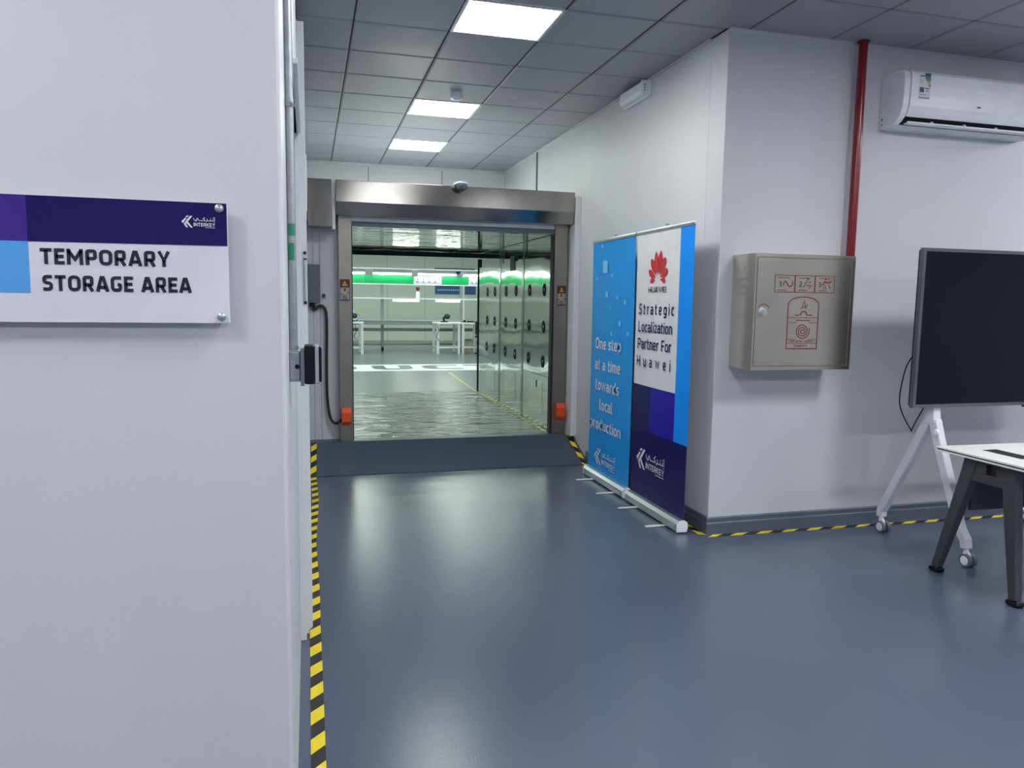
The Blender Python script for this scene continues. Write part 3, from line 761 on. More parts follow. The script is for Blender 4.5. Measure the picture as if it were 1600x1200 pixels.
for a, bq in ((2.06, 2.72), (3.16, 3.78)):
    k = MB(); k.cyl((a, YB-.12, 1.485), (bq, YB-.12, 1.485), .024, 12); k.build('tube_lamp', M['lamp_tube'], t)
    k = MB(); k.box(a, bq, YB-.13, YB-.11, 1.511, 1.5245); k.build('lamp_bracket', M['whitemetal'], t)
for a, bq in ((-5.4, -3.5), (-2.8, -1.0), (-.95, 1.33), (1.335, 2.58), (3.33, 4.01), (5.0, 5.8)):
    MB().box(a, bq, YB-.075, YB-.06, 1.905, 2.10).build('green_board', M['green'], t)
for a, bq in ((2.60, 3.31), (4.03, 4.60)):
    k = MB(); k.mi = 0; k.box(a, bq, YB-.075, YB-.06, 1.905, 2.10); k.mi = 1
    for q in range(4):
        x = a+.05+q*(bq-a-.1)/4
        k.box(x, x+.07, YB-.0765, YB-.0752, 1.95, 1.975); k.box(x+.03, x+.045, YB-.0765, YB-.0752, 1.99, 2.06)
    k.box(a+.05, bq-.05, YB-.0765, YB-.0752, 1.93, 1.94)
    k.build('notice_board', [M['paper'], M['purpleprint']], t)['label'] = 'white notice with violet print'
tt = thing('spray_bottle', 'small white bottle with red top on the bench shelf', 'bottle', (2.69, YB-.12, 1.551))
k = MB(); k.lathe([(.045, 0), (.05, .01), (.05, .13), (.02, .17)], (2.69, YB-.12, 1.5520), (0, 0, 1), 16); k.build('body', M['white'], tt, smooth=True)
k = MB(); k.lathe([(.02, .1705), (.03, .2), (.05, .22), (.05, .27), (.02, .28)], (2.69, YB-.12, 1.5520), (0, 0, 1), 16); k.build('cap', M['redprint'], tt, smooth=True)
tt = thing('task_camera', 'small dark blue device clipped to the bench lamp rail', 'camera', (3.72, YB-.14, 2.14))
MB().box(3.67, 3.78, YB-.20, YB-.101, 2.19, 2.25).build('body', M['navy'], tt, bevel=.01)
k = MB(); k.lathe([(.03, 0), (.026, .03)], (3.72, YB-.15, 2.19), (0, 0, -1), 14); k.build('lens', M['dark'], tt)

# blue notice on the far wall and a shelf line behind it
tt = thing('hall_sign', 'long dark blue sign on the far wall of the hall', 'sign', (4.45, 23.97, 1.75))
MB().box(3.92, 5.25, 23.97, 23.995, 1.70, 1.98).build('board', M['bluesign'], tt)
k = MB()
for q in range(12): k.box(4.0+q*.06, 4.04+q*.06, 23.966, 23.9695, 1.81, 1.86)
k.build('lettering', M['palesky'], tt)
tt = thing('duct_rail', 'dark rail high on the far wall of the hall', 'rail', (4.5, 23.9, 2.5))
MB().box(3.90, 5.2, 23.9, 23.995, 2.47, 2.53).build('rail', M['grey'], tt)

# small white tables with things on them
def hall_table(x0, x1, y0, y1, label):
    tt = thing('work_table', label, 'table', ((x0+x1)/2, (y0+y1)/2, ZH), 'small white tables in the hall')
    MB().box(x0, x1, y0, y1, .925, .965).build('tabletop', M['table_white'], tt, bevel=.004)
    for x in (x0+.04, x1-.04):
        for y in (y0+.04, y1-.04):
            MB().box(x-.03, x+.03, y-.03, y+.03, ZH, .9245).build('leg', M['whitemetal'], tt)
    k = MB(); k.box(x0+.07, x1-.07, y0+.025, y0+.055, .34, .38); k.box(x0+.02, x0+.05, y0+.07, y1-.07, .34, .38); k.box(x1-.05, x1-.02, y0+.07, y1-.07, .34, .38)
    k.build('foot_rail', M['whitemetal'], tt)
hall_table(.42, 1.25, 18.0, 18.9, 'small white work table at the left edge of the doorway view')
hall_table(2.98, 3.58, 18.0, 18.7, 'small white work table right of the doorway view, left of the pair')
hall_table(3.60, 4.10, 18.0, 18.7, 'small white work table at the right edge of the doorway view, beside the chair')
def lump(name, x, y, z, sc, m, label, cat):
    tt = thing(name, label, cat, (x, y, z))
    k = MB(); k.lathe([(.10*sc, 0), (.10*sc, .02), (.05*sc, .03)], (x, y, z+.0005), (0, 0, 1), 14); k.build('base', m, tt)
    k = MB(); k.tube([(x, y, z+.0305), (x-.02*sc, y, z+.10*sc), (x+.05*sc, y-.03, z+.15*sc)], .03*sc, 8); k.build('arm', m, tt)
    k = MB(); k.lathe([(.02, 0), (.07*sc, .03*sc), (.075*sc, .09*sc), (.03, .12*sc)], (x+.06*sc, y-.04, z+.09*sc), (0, -.5, .85), 14); k.build('head', m, tt, smooth=True)
lump('desk_magnifier', .98, 18.3, .965, 1.0, M['chairblue'], 'dark desk device on the left white table', 'device')
lump('desk_magnifier', 3.22, 18.3, .965, 1.0, M['chairblue'], 'dark desk device on the right pair of white tables', 'device')
tt = thing('tool_tray', 'dark flat tray of tools on the rightmost white table', 'tray', (3.85, 18.3, .965))
k = MB(); k.box(3.66, 4.02, 18.1, 18.5, .9655, .98); k.build('tray', M['dark'], tt)
k = MB(); k.box(3.70, 3.74, 18.2, 18.3, .9805, 1.02); k.box(3.8, 3.95, 18.25, 18.35, .9805, 1.0); k.build('tool', M['black'], tt)
tt = thing('tool_tray', 'blue flat tray on the left white table', 'tray', (1.22, 18.5, .965))
MB().box(1.08, 1.24, 18.35, 18.7, .9655, .985).build('tray', M['bluesign'], tt)
c = MB(); c.tube(spline([(.92, 18.9, 2.2), (.93, 18.85, 1.6), (1.0, 18.8, 1.3), (1.12, 18.6, 1.0)]), .03, 8)
tag(c.build('air_hose', M['hose'], smooth=True), 'pale blue hose hanging over the left white table', 'hose')
for (x, y, lab) in ((1.05, 18.2, 'thin black cord hanging below the left white table'), (2.99, 17.97, 'thin black cord hanging off the left one of the paired white tables')):
    c = MB(); c.tube(spline([(x, y-.02, .92), (x+.03, y-.03, .75), (x-.02, y-.03, .62), (x+.06, y-.02, .52)]), .008, 6)
    tag(c.build('hanging_cord', M['black'], smooth=True), lab, 'cord', 'cords under the hall tables')
tt = thing('cardboard_box', 'pale cardboard carton under the rightmost white table', 'box', (3.84, 18.35, ZH))
MB().box(3.72, 3.90, 18.2, 18.5, ZH+.0005, .52).build('carton', M['cardboard'], tt)
k = MB(); k.face([(3.72, 18.2, .5205), (3.90, 18.2, .5205), (3.92, 18.12, .56), (3.70, 18.12, .56)]); k.build('flap', M['cardboard'], tt)
tt = thing('office_chair', 'dark fabric chair in front of the rightmost white table', 'chair', (4.11, 17.7, ZH))
k = MB(); k.box(3.90, 4.32, 17.48, 17.88, .60, .67); k.build('seat', M['chairblue'], tt, bevel=.03, seg=3)
k = MB(); k.box(3.92, 4.30, 17.90, 17.955, .68, 1.00); k.build('backrest', M['chairblue'], tt, bevel=.025, seg=3)
k = MB(); k.sweep([(4.11, 17.80, .595), (4.11, 17.94, .60), (4.11, 17.965, .66), (4.11, 17.968, .82)], .05, .012, (1, 0, 0)); k.build('back_support', M['black'], tt)
k = MB(); k.cyl((4.11, 17.7, ZH+.07), (4.11, 17.7, .599), .025, 12); k.build('column', M['black'], tt)
k = MB()
for q in range(5): k.sweep([(4.11, 17.7, ZH+.065), (4.11+.25*math.cos(q*1.2566), 17.7+.25*math.sin(q*1.2566), ZH+.02)], .04, .03, (-math.sin(q*1.2566), math.cos(q*1.2566), 0))
k.build('star_base', M['black'], tt)

# ------------------------------------------------------------------ ceiling fittings
t = thing('smoke_detector', 'round white smoke detector on the corridor ceiling', 'smoke detector', (1.185, 6.20, HC))
d = MB(); d.lathe([(.048, 0), (.048, .018)], (1.185, 6.20, HC-.0005), (0, 0, -1), 28); d.build('base', M['white'], t, smooth=True)
d = MB(); d.lathe([(.050, .0185), (.054, .03), (.050, .045), (.030, .052), (.028, .060), (.001, .062)], (1.185, 6.20, HC-.0005), (0, 0, -1), 28); d.build('sensor_head', M['white'], t, smooth=True)
t = thing('emergency_light', 'white emergency light fixed high on the right corridor wall', 'emergency light', (XR-.04, 5.57, 3.04))
MB().box(XR-.03, XR-.0005, 5.34, 5.80, 3.045, 3.165).build('back_box', M['white'], t, bevel=.006)
b = MB(); b.prism([(XR-.0305, 3.05), (XR-.075, 3.055), (XR-.085, 3.08), (XR-.080, 3.15), (XR-.0305, 3.16)], 1, 5.36, 5.76); b.build('diffuser', M['white'], t, bevel=.01, seg=3)
b = MB(); b.box(XR-.082, XR-.031, 5.342, 5.3595, 3.052, 3.158); b.build('end_cap', M['white'], t, bevel=.003)
b = MB()
for z in (3.085, 3.105, 3.125): b.lathe([(.006, 0), (.005, .002)], (XR-.055, 5.3418, z), (0, -1, 0), 10)
b.build('indicator', M['greyprint'], t)

# ------------------------------------------------------------------ pull-up banners
BX = 2.350
def banner(y0, y1, label):
    """y0 = nearer end, y1 = farther end; the print faces -x and reads towards -y"""
    t = thing('roll_up_banner', label, 'banner', (BX, (y0+y1)/2, 0), 'pull-up banners by the corridor wall')
    prof = [(2.302, .012), (2.302, .060), (2.318, .084), (2.350, .088), (2.375, .074), (2.380, .040), (2.372, .012)]
    k = MB(); k.prism(prof, 1, y0+.006, y1-.006); cas = k.build('cassette', M['alu'], t, bevel=.003)
    for a, bq in ((y0, y0+.0058), (y1-.0058, y1)):
        k = MB(); k.prism([(2.341+(x-2.341)*1.06, .05+(z-.05)*1.06) for x, z in prof], 1, a, bq); k.build('end_cap', M['white'], cas, bevel=.002)
    for f in (.22, .76):
        y = y0+(y1-y0)*f
        k = MB(); k.sweep([(2.165, y, .005), (2.3, y, .005), (2.372, y, .008)], .03, .006, (0, 1, 0)); k.build('foot', M['whitemetal'], cas, bevel=.002)
    k = MB(); k.prism([(BX-.008, 1.995), (BX-.010, 2.010), (BX-.004, 2.022), (BX+.006, 2.022), (BX+.012, 2.010), (BX+.008, 1.995)], 1, y0-.008, y1+.008); rail = k.build('top_rail', M['alu'], t)
    k = MB(); ym = (y0+y1)/2-.02
    k.sweep([(BX+.0125, ym, 1.99), (BX+.014, ym, 2.03), (BX+.004, ym, 2.040), (BX-.004, ym, 2.034)], .035, .003, (0, 1, 0)); k.build('hook', M['alu'], rail)
    k = MB(); k.cyl((BX+.022, ym, .089), (BX+.022, ym, 2.00), .008, 12); k.build('pole', M['alu'], t, smooth=True)
    return t
def sheet_x(y, y0, y1, z):
    return BX-.003+.004*math.sin((z-.09)/1.9*PI)*math.cos((y-y0)/(y1-y0)*PI*2)
UB, VB = Vector((0, -1, 0)), Vector((0, 0, 1))
def sheet(t, y0, y1, colour, mats):
    """colour(u, v) -> material index, u from the left (farther) edge"""
    W = y1-y0; k = MB()
    us, vs = colour[0], colour[1]
    def dense(a, n):
        out = []
        for p, q in zip(a[:-1], a[1:]):
            m = max(1, int(math.ceil((q-p)/n)))
            out += [p+(q-p)*j/m for j in range(m)]
        return out+[a[-1]]
    ud, vd = dense(us, .06), dense(vs, .12)
    for off, fl in ((0, False), (.0015, True)):
        for i in range(len(ud)-1):
            for j in range(len(vd)-1):
                k.mi = colour[2]((ud[i]+ud[i+1])/2, (vd[j]+vd[j+1])/2) if not fl else 0
                k.face([(sheet_x(y1-u, y0, y1, v)+off, y1-u, v) for u, v in ((ud[i], vd[j]), (ud[i], vd[j+1]), (ud[i+1], vd[j+1]), (ud[i+1], vd[j]))], not fl)
    return k.build('printed_sheet', mats, t, smooth=True)
# near banner: white, blue edge, navy foot
n0, n1 = 4.305, 5.155
tb = banner(n0, n1, 'white and navy pull-up banner with red flower emblem, nearer of the two')
W = n1-n0
def col_near(u, v):
    if u > W-.185 and v > .58: return 1
    if v < .905:
        return 3 if (u > .30 and v > .58) else 2
    return 0
sh = sheet(tb, n0, n1, ([0, .30, W-.185, W], [.086, .58, .905, 2.0], col_near), [M['paper'], M['azure'], M['navy'], M['indigo']])
xp = BX-.0095
for text, yl, yr, zb, tr in (('Strategic', 5.085, 4.535, 1.420, 1), ('Localization', 5.085, 4.553, 1.292, 0), ('Partner For', 5.090, 4.560, 1.170, 0), ('H u a w e i', 5.095, 4.560, 1.043, 1)):
    k = MB(); lettering(k, text, (xp, yl, zb), UB, VB, .078, .15, width=yl-yr, track=tr)
    k.build('lettering', M['navy'], sh)['label'] = 'navy lettering line of the white banner'
k = MB(); lettering(k, 'HUAWEI', (xp, 4.935, 1.575), UB, VB, .040, .15, width=.272); k.build('emblem_lettering', M['ink'], sh)
k = MB()
def petal(k, ang, r0, L, w, skew):
    d = Vector((math.sin(ang), math.cos(ang))); nrm = Vector((d.y, -d.x)); pts = []
    for j in range(13):
        s = j/12; pts.append(d*(r0+L*s)+nrm*(w*math.sin(PI*s**1.6)**.75*.5+skew*math.sin(PI*s)))
    for j in range(12, -1, -1):
        s = j/12; pts.append(d*(r0+L*s)+nrm*(-w*math.sin(PI*s**1.6)**.75*.5+skew*math.sin(PI*s)))
    return pts
for sgn in (-1, 1):
    for ang, r0, L, w, sk in ((11, .030, .170, .056, .004), (37, .030, .155, .058, .004), (66, .034, .128, .050, .004), (97, .036, .084, .038, -.006)):
        pp = petal(k, math.radians(ang), r0, L, w, sk)
        flat(k, [(sgn*p[0], p[1]) for p in (pp if sgn > 0 else pp[::-1])], (xp, 4.795, 1.665), UB, VB)
k.build('emblem', M['lily'], sh)['label'] = 'red eight-petal emblem'
k = MB(); company_mark(k, (xp, 5.045, .292), UB, VB, .452, .150); k.build('wordmark', M['paper'], sh)['label'] = 'white wordmark with monogram'
# far banner: sky blue
f0, f1 = 5.190, 6.050
tb = banner(f0, f1, 'sky blue pull-up banner reading One step at a time, farther of the two')
sh = sheet(tb, f0, f1, ([0, f1-f0], [.086, 2.0], lambda u, v: 0), [M['sky']])
for text, yl, yr, zb in (('One step', 5.925, 5.392, 1.115), ('at a time', 5.925, 5.392, .940), ('towards', 5.905, 5.408, .770), ('local', 5.805, 5.525, .606), ('production', 6.010, 5.350, .437)):
    k = MB(); lettering(k, text, (xp, yl, zb), UB, VB, .095, .17, width=yl-yr)
    k.build('lettering', M['paper'], sh)['label'] = 'white lettering line reading '+text
k = MB(); company_mark(k, (xp, 5.888, .140), UB, VB, .444, .140); k.build('wordmark', M['paper'], sh)['label'] = 'white wordmark with monogram'
k = MB()
for y, z, a in ((5.757, 1.79, .10), (5.83, 1.96, .03), (5.935, 1.70, .03), (5.712, 1.567, .045), (5.612, 1.718, .025), (5.498, 1.542, .028), (5.34, 1.506, .035), (5.62, 1.46, .018), (5.434, 1.34, .04), (5.594, 1.252, .03), (5.275, 1.267, .03)):
    flat(k, [(-a/2, -a/2), (a/2, -a/2), (a/2, a/2), (-a/2, a/2)], (xp, y, z), UB, VB)
k.build('square_motif', M['palesky'], sh)['label'] = 'pale scattered squares'

# ------------------------------------------------------------------ fire hose cabinet and riser pipe
cx0, cx1, cy0, cy1, cz0, cz1 = 2.606, 3.318, 4.022, YW-.0005, 1.100, 1.811
t = thing('fire_hose_cabinet', 'stainless fire hose cabinet with red printed door on the wall', 'fire hose cabinet', ((cx0+cx1)/2, YW, cz0))
k = MB(); k.box(cx0, cx1, cy0+.012, cy1, cz0, cz1)
k.box(cx0, cx1, cy0, cy0+.012, cz0, cz0+.020); k.box(cx0, cx1, cy0, cy0+.012, cz1-.020, cz1); k.box(cx0, cx0+.012, cy0, cy0+.012, cz0+.02, cz1-.02); k.box(cx1-.020, cx1, cy0, cy0+.012, cz0+.02, cz1-.02)
k.build('body', M['cab'], t)
door = MB().box(cx0+.016, cx1-.024, cy0-.001, cy0+.0118, cz0+.024, cz1-.024).build('door', M['cab'], t, bevel=.003)
dr = MB()
yq = cy0-.0016; O = (0, yq, 0)
for a in (2.745, 2.889, 3.031):
    strokes(dr, [(a, 1.580), (a+.138, 1.580), (a+.138, 1.682), (a, 1.682)], .004, O, U, V, closed=True)
for q, a in enumerate((2.757, 2.905, 3.048)):
    for zz, ln in ((1.667, .085), (1.592, .06)):
        for w in range(int(ln/.010)): strokes(dr, [(a+.01+w*.010, zz), (a+.017+w*.010, zz)], .005, O, U, V)
strokes(dr, [(2.800, 1.618), (2.812, 1.645), (2.825, 1.645), (2.838, 1.618), (2.858, 1.612), (2.872, 1.628), (2.866, 1.648)], .006, O, U, V, r=.01)
strokes(dr, [(2.948, 1.610), (2.975, 1.660)], .005, O, U, V); strokes(dr, [(2.968, 1.624), (3.005, 1.620), (2.985, 1.605)], .005, O, U, V); disc(dr, (2.978, 1.664), .006, O, U, V); disc(dr, (2.992, 1.642), .005, O, U, V)
strokes(dr, [(3.085, 1.625), (3.10, 1.648), (3.125, 1.640), (3.148, 1.650)], .008, O, U, V); strokes(dr, [(3.09, 1.618), (3.09, 1.602)], .005, O, U, V); strokes(dr, [(3.105, 1.63), (3.108, 1.602)], .005, O, U, V); strokes(dr, [(3.13, 1.63), (3.14, 1.605)], .005, O, U, V); disc(dr, (3.107, 1.664), .006, O, U, V)
arch = [(2.847, 1.232), (2.847, 1.506)]+[(2.956+.109*math.cos(PI-a*PI/12), 1.506+.046*math.sin(a*PI/12)) for a in range(1, 12)]+[(3.065, 1.506), (3.065, 1.232)]
strokes(dr, arch, .006, O, U, V, closed=True)
for z in (1.424, 1.394, 1.290, 1.266): 
    if z in (1.394, 1.290):
        strokes(dr, [(2.847, z), (2.912, z)], .003, O, U, V); strokes(dr, [(3.00, z), (3.065, z)], .003, O, U, V)
    else: strokes(dr, [(2.847, z), (3.065, z)], .003, O, U, V)
sp = [(2.957+(.004+.046*q/110)*math.cos(q*2*PI/36), 1.342+(.004+.046*q/110)*math.sin(q*2*PI/36)) for q in range(111)]
strokes(dr, sp, .0055, O, U, V)
strokes(dr, [(2.935, 1.438), (2.944, 1.462), (2.975, 1.462), (2.984, 1.438)], .007, O, U, V, r=.015); strokes(dr, [(2.90, 1.440), (2.930, 1.440)], .006, O, U, V); strokes(dr, [(2.99, 1.440), (3.02, 1.440)], .006, O, U, V)
strokes(dr, [(2.940, 1.478), (2.962, 1.528), (2.972, 1.490), (2.986, 1.505)], .005, O, U, V); strokes(dr, [(2.95, 1.485), (2.962, 1.492), (2.978, 1.480)], .004, O, U, V)
for w in range(9): strokes(dr, [(2.91+w*.011, 1.406+.003*(w % 2)), (2.919+w*.011, 1.408)], .006, O, U, V)
lettering(dr, 'FIRE HOSE CABINET', (2.870, yq, 1.273), U, V, .010, .16, width=.172)
lettering(dr, 'ESM071-1', (2.905, yq, 1.242), U, V, .015, .16, width=.090)
strokes(dr, [(2.676+.042*math.cos(q*PI/12), 1.462+.042*math.sin(q*PI/12)) for q in range(2, 11)], .005, O, U, V)
dr.build('red_print', M['redprint'], door)['label'] = 'red pictograms, arch and hose spiral printed on the door'
dk = MB()
for ch, x in (('1', 2.775), ('2', 2.918), ('3', 3.055)): lettering(dk, ch, (x, yq, 1.613), U, V, .032, .14, width=.015 if ch == '1' else .018)
dk.build('step_number', M['ink'], door)
k = MB(); k.lathe([(.030, 0), (.029, .006), (.022, .007)], (2.668, cy0-.0011, 1.454), (0, -1, 0), 28); k.lathe([(.021, .004), (.020, .018), (.017, .021), (.001, .021)], (2.668, cy0-.0011, 1.454), (0, -1, 0), 24)
k.box(2.652, 2.684, cy0-.028, cy0-.0215, 1.449, 1.459); k.build('lock', M['alu'], door, smooth=True)
k = MB()
for z in (1.660, 1.612, 1.567):
    k.prism([(cx0-.0005, z-.008), (cx0-.007, z-.004), (cx0-.007, z+.001), (cx0-.0005, z+.006)], 1, 4.105, 4.205)
k.build('louvre', M['cab'], t)
k = MB(); k.lathe([(.017, 0), (.016, .0015)], (cx0-.0002, 4.157, 1.723), (-1, 0, 0), 20); k.build('knockout', M['cab'], t)
k = MB(); k.cyl((3.432, 4.215, 1.80), (3.432, 4.215, HC-.002), .0275, 24)
k.tube(spline([(3.432, 4.215, 1.815), (3.432, 4.215, 1.795), (3.415, 4.215, 1.77), (3.38, 4.215, 1.76), (3.319, 4.215, 1.76)], 6), .0275, 20)
t = tag(k.build('fire_riser_pipe', M['red'], smooth=True), 'red riser pipe from the ceiling down to the steel hose cabinet', 'pipe')
k = MB(); k.lathe([(.028, 0), (.038, .002), (.038, .004)], (3.432, 4.215, HC-.0075), (0, 0, 1), 24); k.build('ceiling_collar', M['gap'], t)

# ------------------------------------------------------------------ split air conditioner
ax0, ax1 = 3.632, 4.78
t = thing('air_conditioner', 'white wall-mounted split air conditioner with energy sticker', 'air conditioner', ((ax0+ax1)/2, YW, 2.65))
def Q(d, z): return (YW-.0005-d, z)
body = [Q(*p) for p in ((0, 2.652), (0, 2.985), (.03, 3.000), (.175, 2.985), (.196, 2.972), (.208, 2.93), (.208, 2.83), (.203, 2.77), (.192, 2.725), (.178, 2.698), (.155, 2.677), (.125, 2.661), (.06, 2.650))]
for a, bq in ((ax0, ax0+.045), (ax1-.045, ax1)):
    k = MB(); k.prism(body, 0, a, bq); k.build('end_cap', M['white'], t, bevel=.006, seg=3)
inner = [Q(*p) for p in ((0, 2.652), (0, 2.985), (.03, 2.998), (.175, 2.983), (.196, 2.96), (.196, 2.79), (.172, 2.765), (.110, 2.74), (.095, 2.700), (.115, 2.664), (.06, 2.651))]
k = MB(); k.prism(inner, 0, ax0+.0455, ax1-.0455); k.build('chassis', M['white'], t)
front = [Q(*p) for p in ((.1965, 2.982), (.212, 2.962), (.214, 2.90), (.213, 2.83), (.206, 2.765), (.195, 2.724), (.184, 2.703), (.177, 2.703), (.174, 2.72), (.1965, 2.785))]
k = MB(); k.prism(front, 0, ax0+.048, ax1-.048); k.build('front_panel', M['white'], t, bevel=.003, seg=3)
k = MB(); k.prism([Q(*p) for p in ((.112, 2.738), (.172, 2.764), (.171, 2.72), (.150, 2.700), (.120, 2.666), (.098, 2.70))], 0, ax0+.050, ax1-.050); k.build('air_outlet', M['dark'], t)
k = MB(); k.prism([Q(*p) for p in ((.170, 2.679), (.1715, 2.670), (.164, 2.664), (.135, 2.6635), (.135, 2.669), (.158, 2.672))], 0, ax0+.075, ax1-.065); k.build('louvre_flap', M['white'], t)
k = MB()
for x in (3.90, 4.16, 4.42): k.prism([Q(*p) for p in ((.168, 2.680), (.160, 2.692), (.150, 2.692), (.150, 2.6725))], 0, x, x+.012)
k.build('flap_pivot', M['white'], t)
k = MB(); ya = YW-.2152
def stk(x0, x1, z0, z1, dy=0):
    x0, x1 = 3.822+(x0-3.822)*1.16, 3.822+(x1-3.822)*1.16; z0, z1 = 2.968+(z0-2.965)*1.2, 2.968+(z1-2.965)*1.2
    k.face([(x0, ya-dy, z0), (x1, ya-dy, z0), (x1, ya-dy, z1), (x0, ya-dy, z1)])
mats = [M['paper'], M['ink'], M['greyprint'], M['bluesign']]+M['energy']
k.mi = 0; stk(3.745, 3.822, 2.832, 2.965)
k.mi = 4; stk(3.782, 3.821, 2.948, 2.964, .0004)
for q in range(7):
    k.mi = 4+q; z1 = 2.947-q*.0075; stk(3.782+q*.0048, 3.821, z1-.0065, z1, .0004)
k.mi = 1; stk(3.752, 3.780, 2.946, 2.951, .0004); stk(3.786, 3.815, 2.885, 2.889, .0004)
k.mi = 7; stk(3.755, 3.765, 2.922, 2.926, .0004)
k.mi = 3; stk(3.752, 3.780, 2.866, 2.891, .0004)
k.mi = 2; stk(3.755, 3.795, 2.852, 2.855, .0004); stk(3.790, 3.812, 2.872, 2.876, .0004); stk(3.748, 3.818, 2.836, 2.841, .0004)
k.build('energy_label', mats, t)['label'] = 'energy rating sticker with coloured steps'
k = MB(); k.box(4.205, 4.232, YW-.2125, YW-.2085, 2.788, 2.796); k.build('badge', M['ink'], t)
k = MB(); k.lathe([(.008, 0), (.007, .001)], (ax0-.0004, YW-.03, 2.71), (-1, 0, 0), 12); k.lathe([(.006, 0), (.005, .001)], (ax0-.0004, YW-.03, 2.68), (-1, 0, 0), 12); k.build('screw_plug', M['greyprint'], t)

# ------------------------------------------------------------------ display on a wheeled stand
sx0, sx1, sz0, sz1, sy = 3.478, 5.085, .898, 1.846, 3.650
t = thing('display_stand', 'white wheeled stand with splayed legs under the black screen', 'stand', (4.28, 3.72, 0))
def frame_leg(x):
    k = MB(); k.sweep([(x, 3.712, .90), (x, 3.705, .82), (x, 3.70, .79)], .055, [.075, .075, .09], (1, 0, 0)); col_ = k.build('column', M['whitemetal'], t, bevel=.006)
    k = MB(); k.sweep([(x, 3.725, .815), (x, 3.80, .66), (x, 4.045, .18), (x, 4.065, .145), (x, 4.066, .102)], .05, [.06, .056, .050, .046, .044], (1, 0, 0)); k.build('rear_leg', M['whitemetal'], t, bevel=.006)
    k = MB(); k.sweep([(x, 3.685, .815), (x, 3.645, .70), (x, 3.445, .21), (x, 3.400, .15), (x, 3.392, .102)], .05, [.06, .056, .050, .046, .044], (1, 0, 0)); k.build('front_leg', M['whitemetal'], t, bevel=.006)
    for y in (4.066, 3.392):
        k = MB(); k.cyl((x, y, .1015), (x, y, .072), .015, 12); k.sweep([(x, y, .080), (x, y-.014, .064), (x, y-.020, .044)], .016, .032, (1, 0, 0)); fork = k.build('castor_fork', M['white'], t)
        k = MB()
        for d in (-1, 1):
            k.mi = 0; k.cyl((x+d*.009, y-.020, .0385), (x+d*.030, y-.020, .0385), .038, 28)
            k.mi = 1; k.lathe([(.027, 0), (.024, .003), (.001, .003)], (x+d*.0301, y-.020, .0385), (d, 0, 0), 24)
        k.build('castor', [M['grey'], M['white']], fork, smooth=True)
    k = MB(); k.lathe([(.022, 0), (.020, .012), (.012, .016)], (x-.0255, 3.64, .745), (-1, 0, 0), 18); k.build('knob', M['white'], col_, smooth=True)
frame_leg(3.685); frame_leg(4.885)
k = MB(); k.box(3.66, 4.91, 3.712, 3.752, .94, 1.00); k.box(3.66, 4.91, 3.712, 3.752, 1.55, 1.61); k.build('cross_rail', M['whitemetal'], t)
for x in (3.685, 4.885): MB().box(x-.025, x+.025, 3.702, 3.7118, .88, 1.65).build('upright', M['whitemetal'], t)
t = thing('display_screen', 'large black flat screen with grey bezel on the white stand', 'screen', (4.28, sy, sz0))
k = MB(); k.box(sx0+.01, sx1-.01, sy+.028, sy+.050, sz0+.01, sz1-.01); k.build('back_cover', M['black'], t, bevel=.004)
k = MB(); w = .020
for b in ((sx0, sx1, sz0, sz0+w), (sx0, sx1, sz1-w, sz1), (sx0, sx0+w, sz0+w, sz1-w), (sx1-w, sx1, sz0+w, sz1-w)): k.box(b[0], b[1], sy, sy+.0275, b[2], b[3])
k.build('bezel', M['bezel'], t)
MB().box(sx0+w, sx1-w, sy+.006, sy+.020, sz0+w, sz1-w).build('glass_panel', M['screen'], t)
k = MB(); k.box(4.33, 4.47, sy+.002, sy+.020, sz0-.012, sz0-.0005); k.build('sensor_strip', M['black'], t)
c = MB(); c.tube(spline([(3.50, 3.708, 1.20), (3.47, 3.72, 1.12), (3.462, 3.74, .95), (3.50, 3.75, .85), (3.57, 3.75, .75), (3.578, 3.75, .745), (3.60, 3.75, .79), (3.64, 3.725, .90)], 10), .0038, 8)
tag(c.build('screen_cable', M['black'], smooth=True), 'thin black cable looping below the left edge of the screen', 'cable')

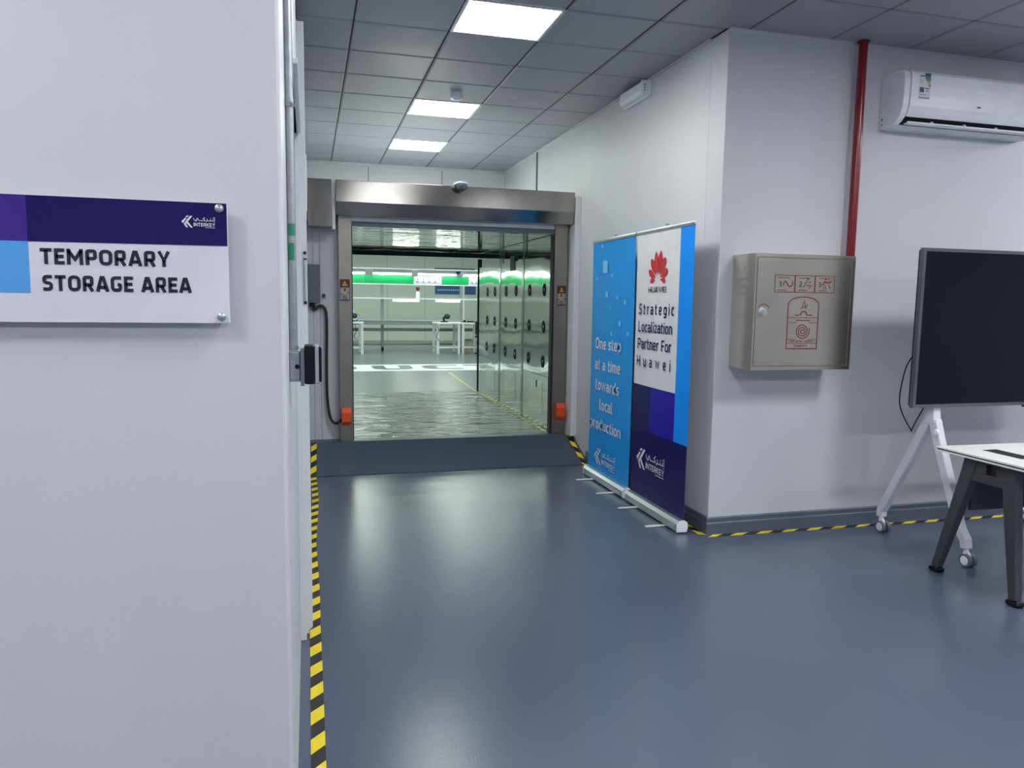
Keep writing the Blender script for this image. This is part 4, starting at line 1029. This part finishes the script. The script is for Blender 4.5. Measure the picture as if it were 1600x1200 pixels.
# ------------------------------------------------------------------ white bench table
TA = math.radians(1.5)
t = thing('meeting_table', 'white-topped table with charcoal splayed legs at the right edge', 'table', (3.41, 3.385, 0))
B = Vector((3.41, 3.385, 0))
def tb_(mb_, name, m, **kw): return mb_.build(name, m, t, **kw)
def lx(x0, x1, y0, y1, z0, z1): return MB().box(B.x+x0, B.x+x1, B.y+y0, B.y+y1, z0, z1)
TL, TD = 1.40, .66
tb_(lx(0, TL, -TD, 0, .7125, .722), 'tabletop', M['table_white'], bevel=.0015)
tb_(lx(.003, TL-.003, -TD+.003, -.003, .7055, .7124), 'edge_core', M['dark'])['label'] = 'dark core line of the tabletop edge'
tb_(lx(0, TL, -TD, 0, .696, .7054), 'under_layer', M['table_white'], bevel=.0015)
k = MB(); o = Vector((B.x+.160, B.y-.39, .7226)); flat(k, [(0, 0), (.10, 0), (.10, .245), (0, .245)], o, (1, 0, 0), (0, 1, 0)); tb_(k, 'cable_slot', M['dark'])
def a_frame(x, xt):
    yt0, yt1, yb0, yb1 = B.y-.455, B.y-.165, B.y-.535, B.y-.030
    for (ya_, yb_) in ((yt0+.035, yb0), (yt1-.035, yb1)):
        k = MB(); k.sweep([(xt, ya_, .6955), (xt, ya_+(yb_-ya_)*.15, .60), (x, yb_, .03)], [.055, .055, .042], [.085, .075, .045], (1, 0, 0)); tb_(k, 'leg', M['leg_dark'], bevel=.004)
        k = MB(); k.sweep([(x, yb_-.016, .029), (x, yb_+(.03 if yb_ > B.y-.2 else -.03), .004)], .05, .03, (1, 0, 0)); k.box(x-.026, x+.026, yb_-.035, yb_+.035, .001, .028); tb_(k, 'foot', M['black'], bevel=.008)
    k = MB(); k.box(xt-.024, xt+.024, yt0+.035, yt1-.035, .572, .622); k.box(xt-.024, xt+.024, yt0+.05, yt1-.05, .675, .6955); k.box(xt-.024, xt+.024, yt0+.05, yt0+.095, .622, .675); k.box(xt-.024, xt+.024, yt1-.13, yt1-.05, .622, .675); k.box(xt+.005, xt+.024, yt0+.095, yt1-.13, .622, .675)
    tb_(k, 'leg_bridge', M['leg_dark'], bevel=.004)
a_frame(B.x+.035, B.x+.065); a_frame(B.x+TL-.035, B.x+TL-.065)
tb_(lx(.097, TL-.097, -.165, -.147, .39, .6955), 'modesty_panel', M['modesty'], bevel=.002)
tb_(lx(.10, TL-.10, -.40, -.37, .645, .6955), 'beam', M['leg_dark'])
t.rotation_euler = (0, 0, -TA)
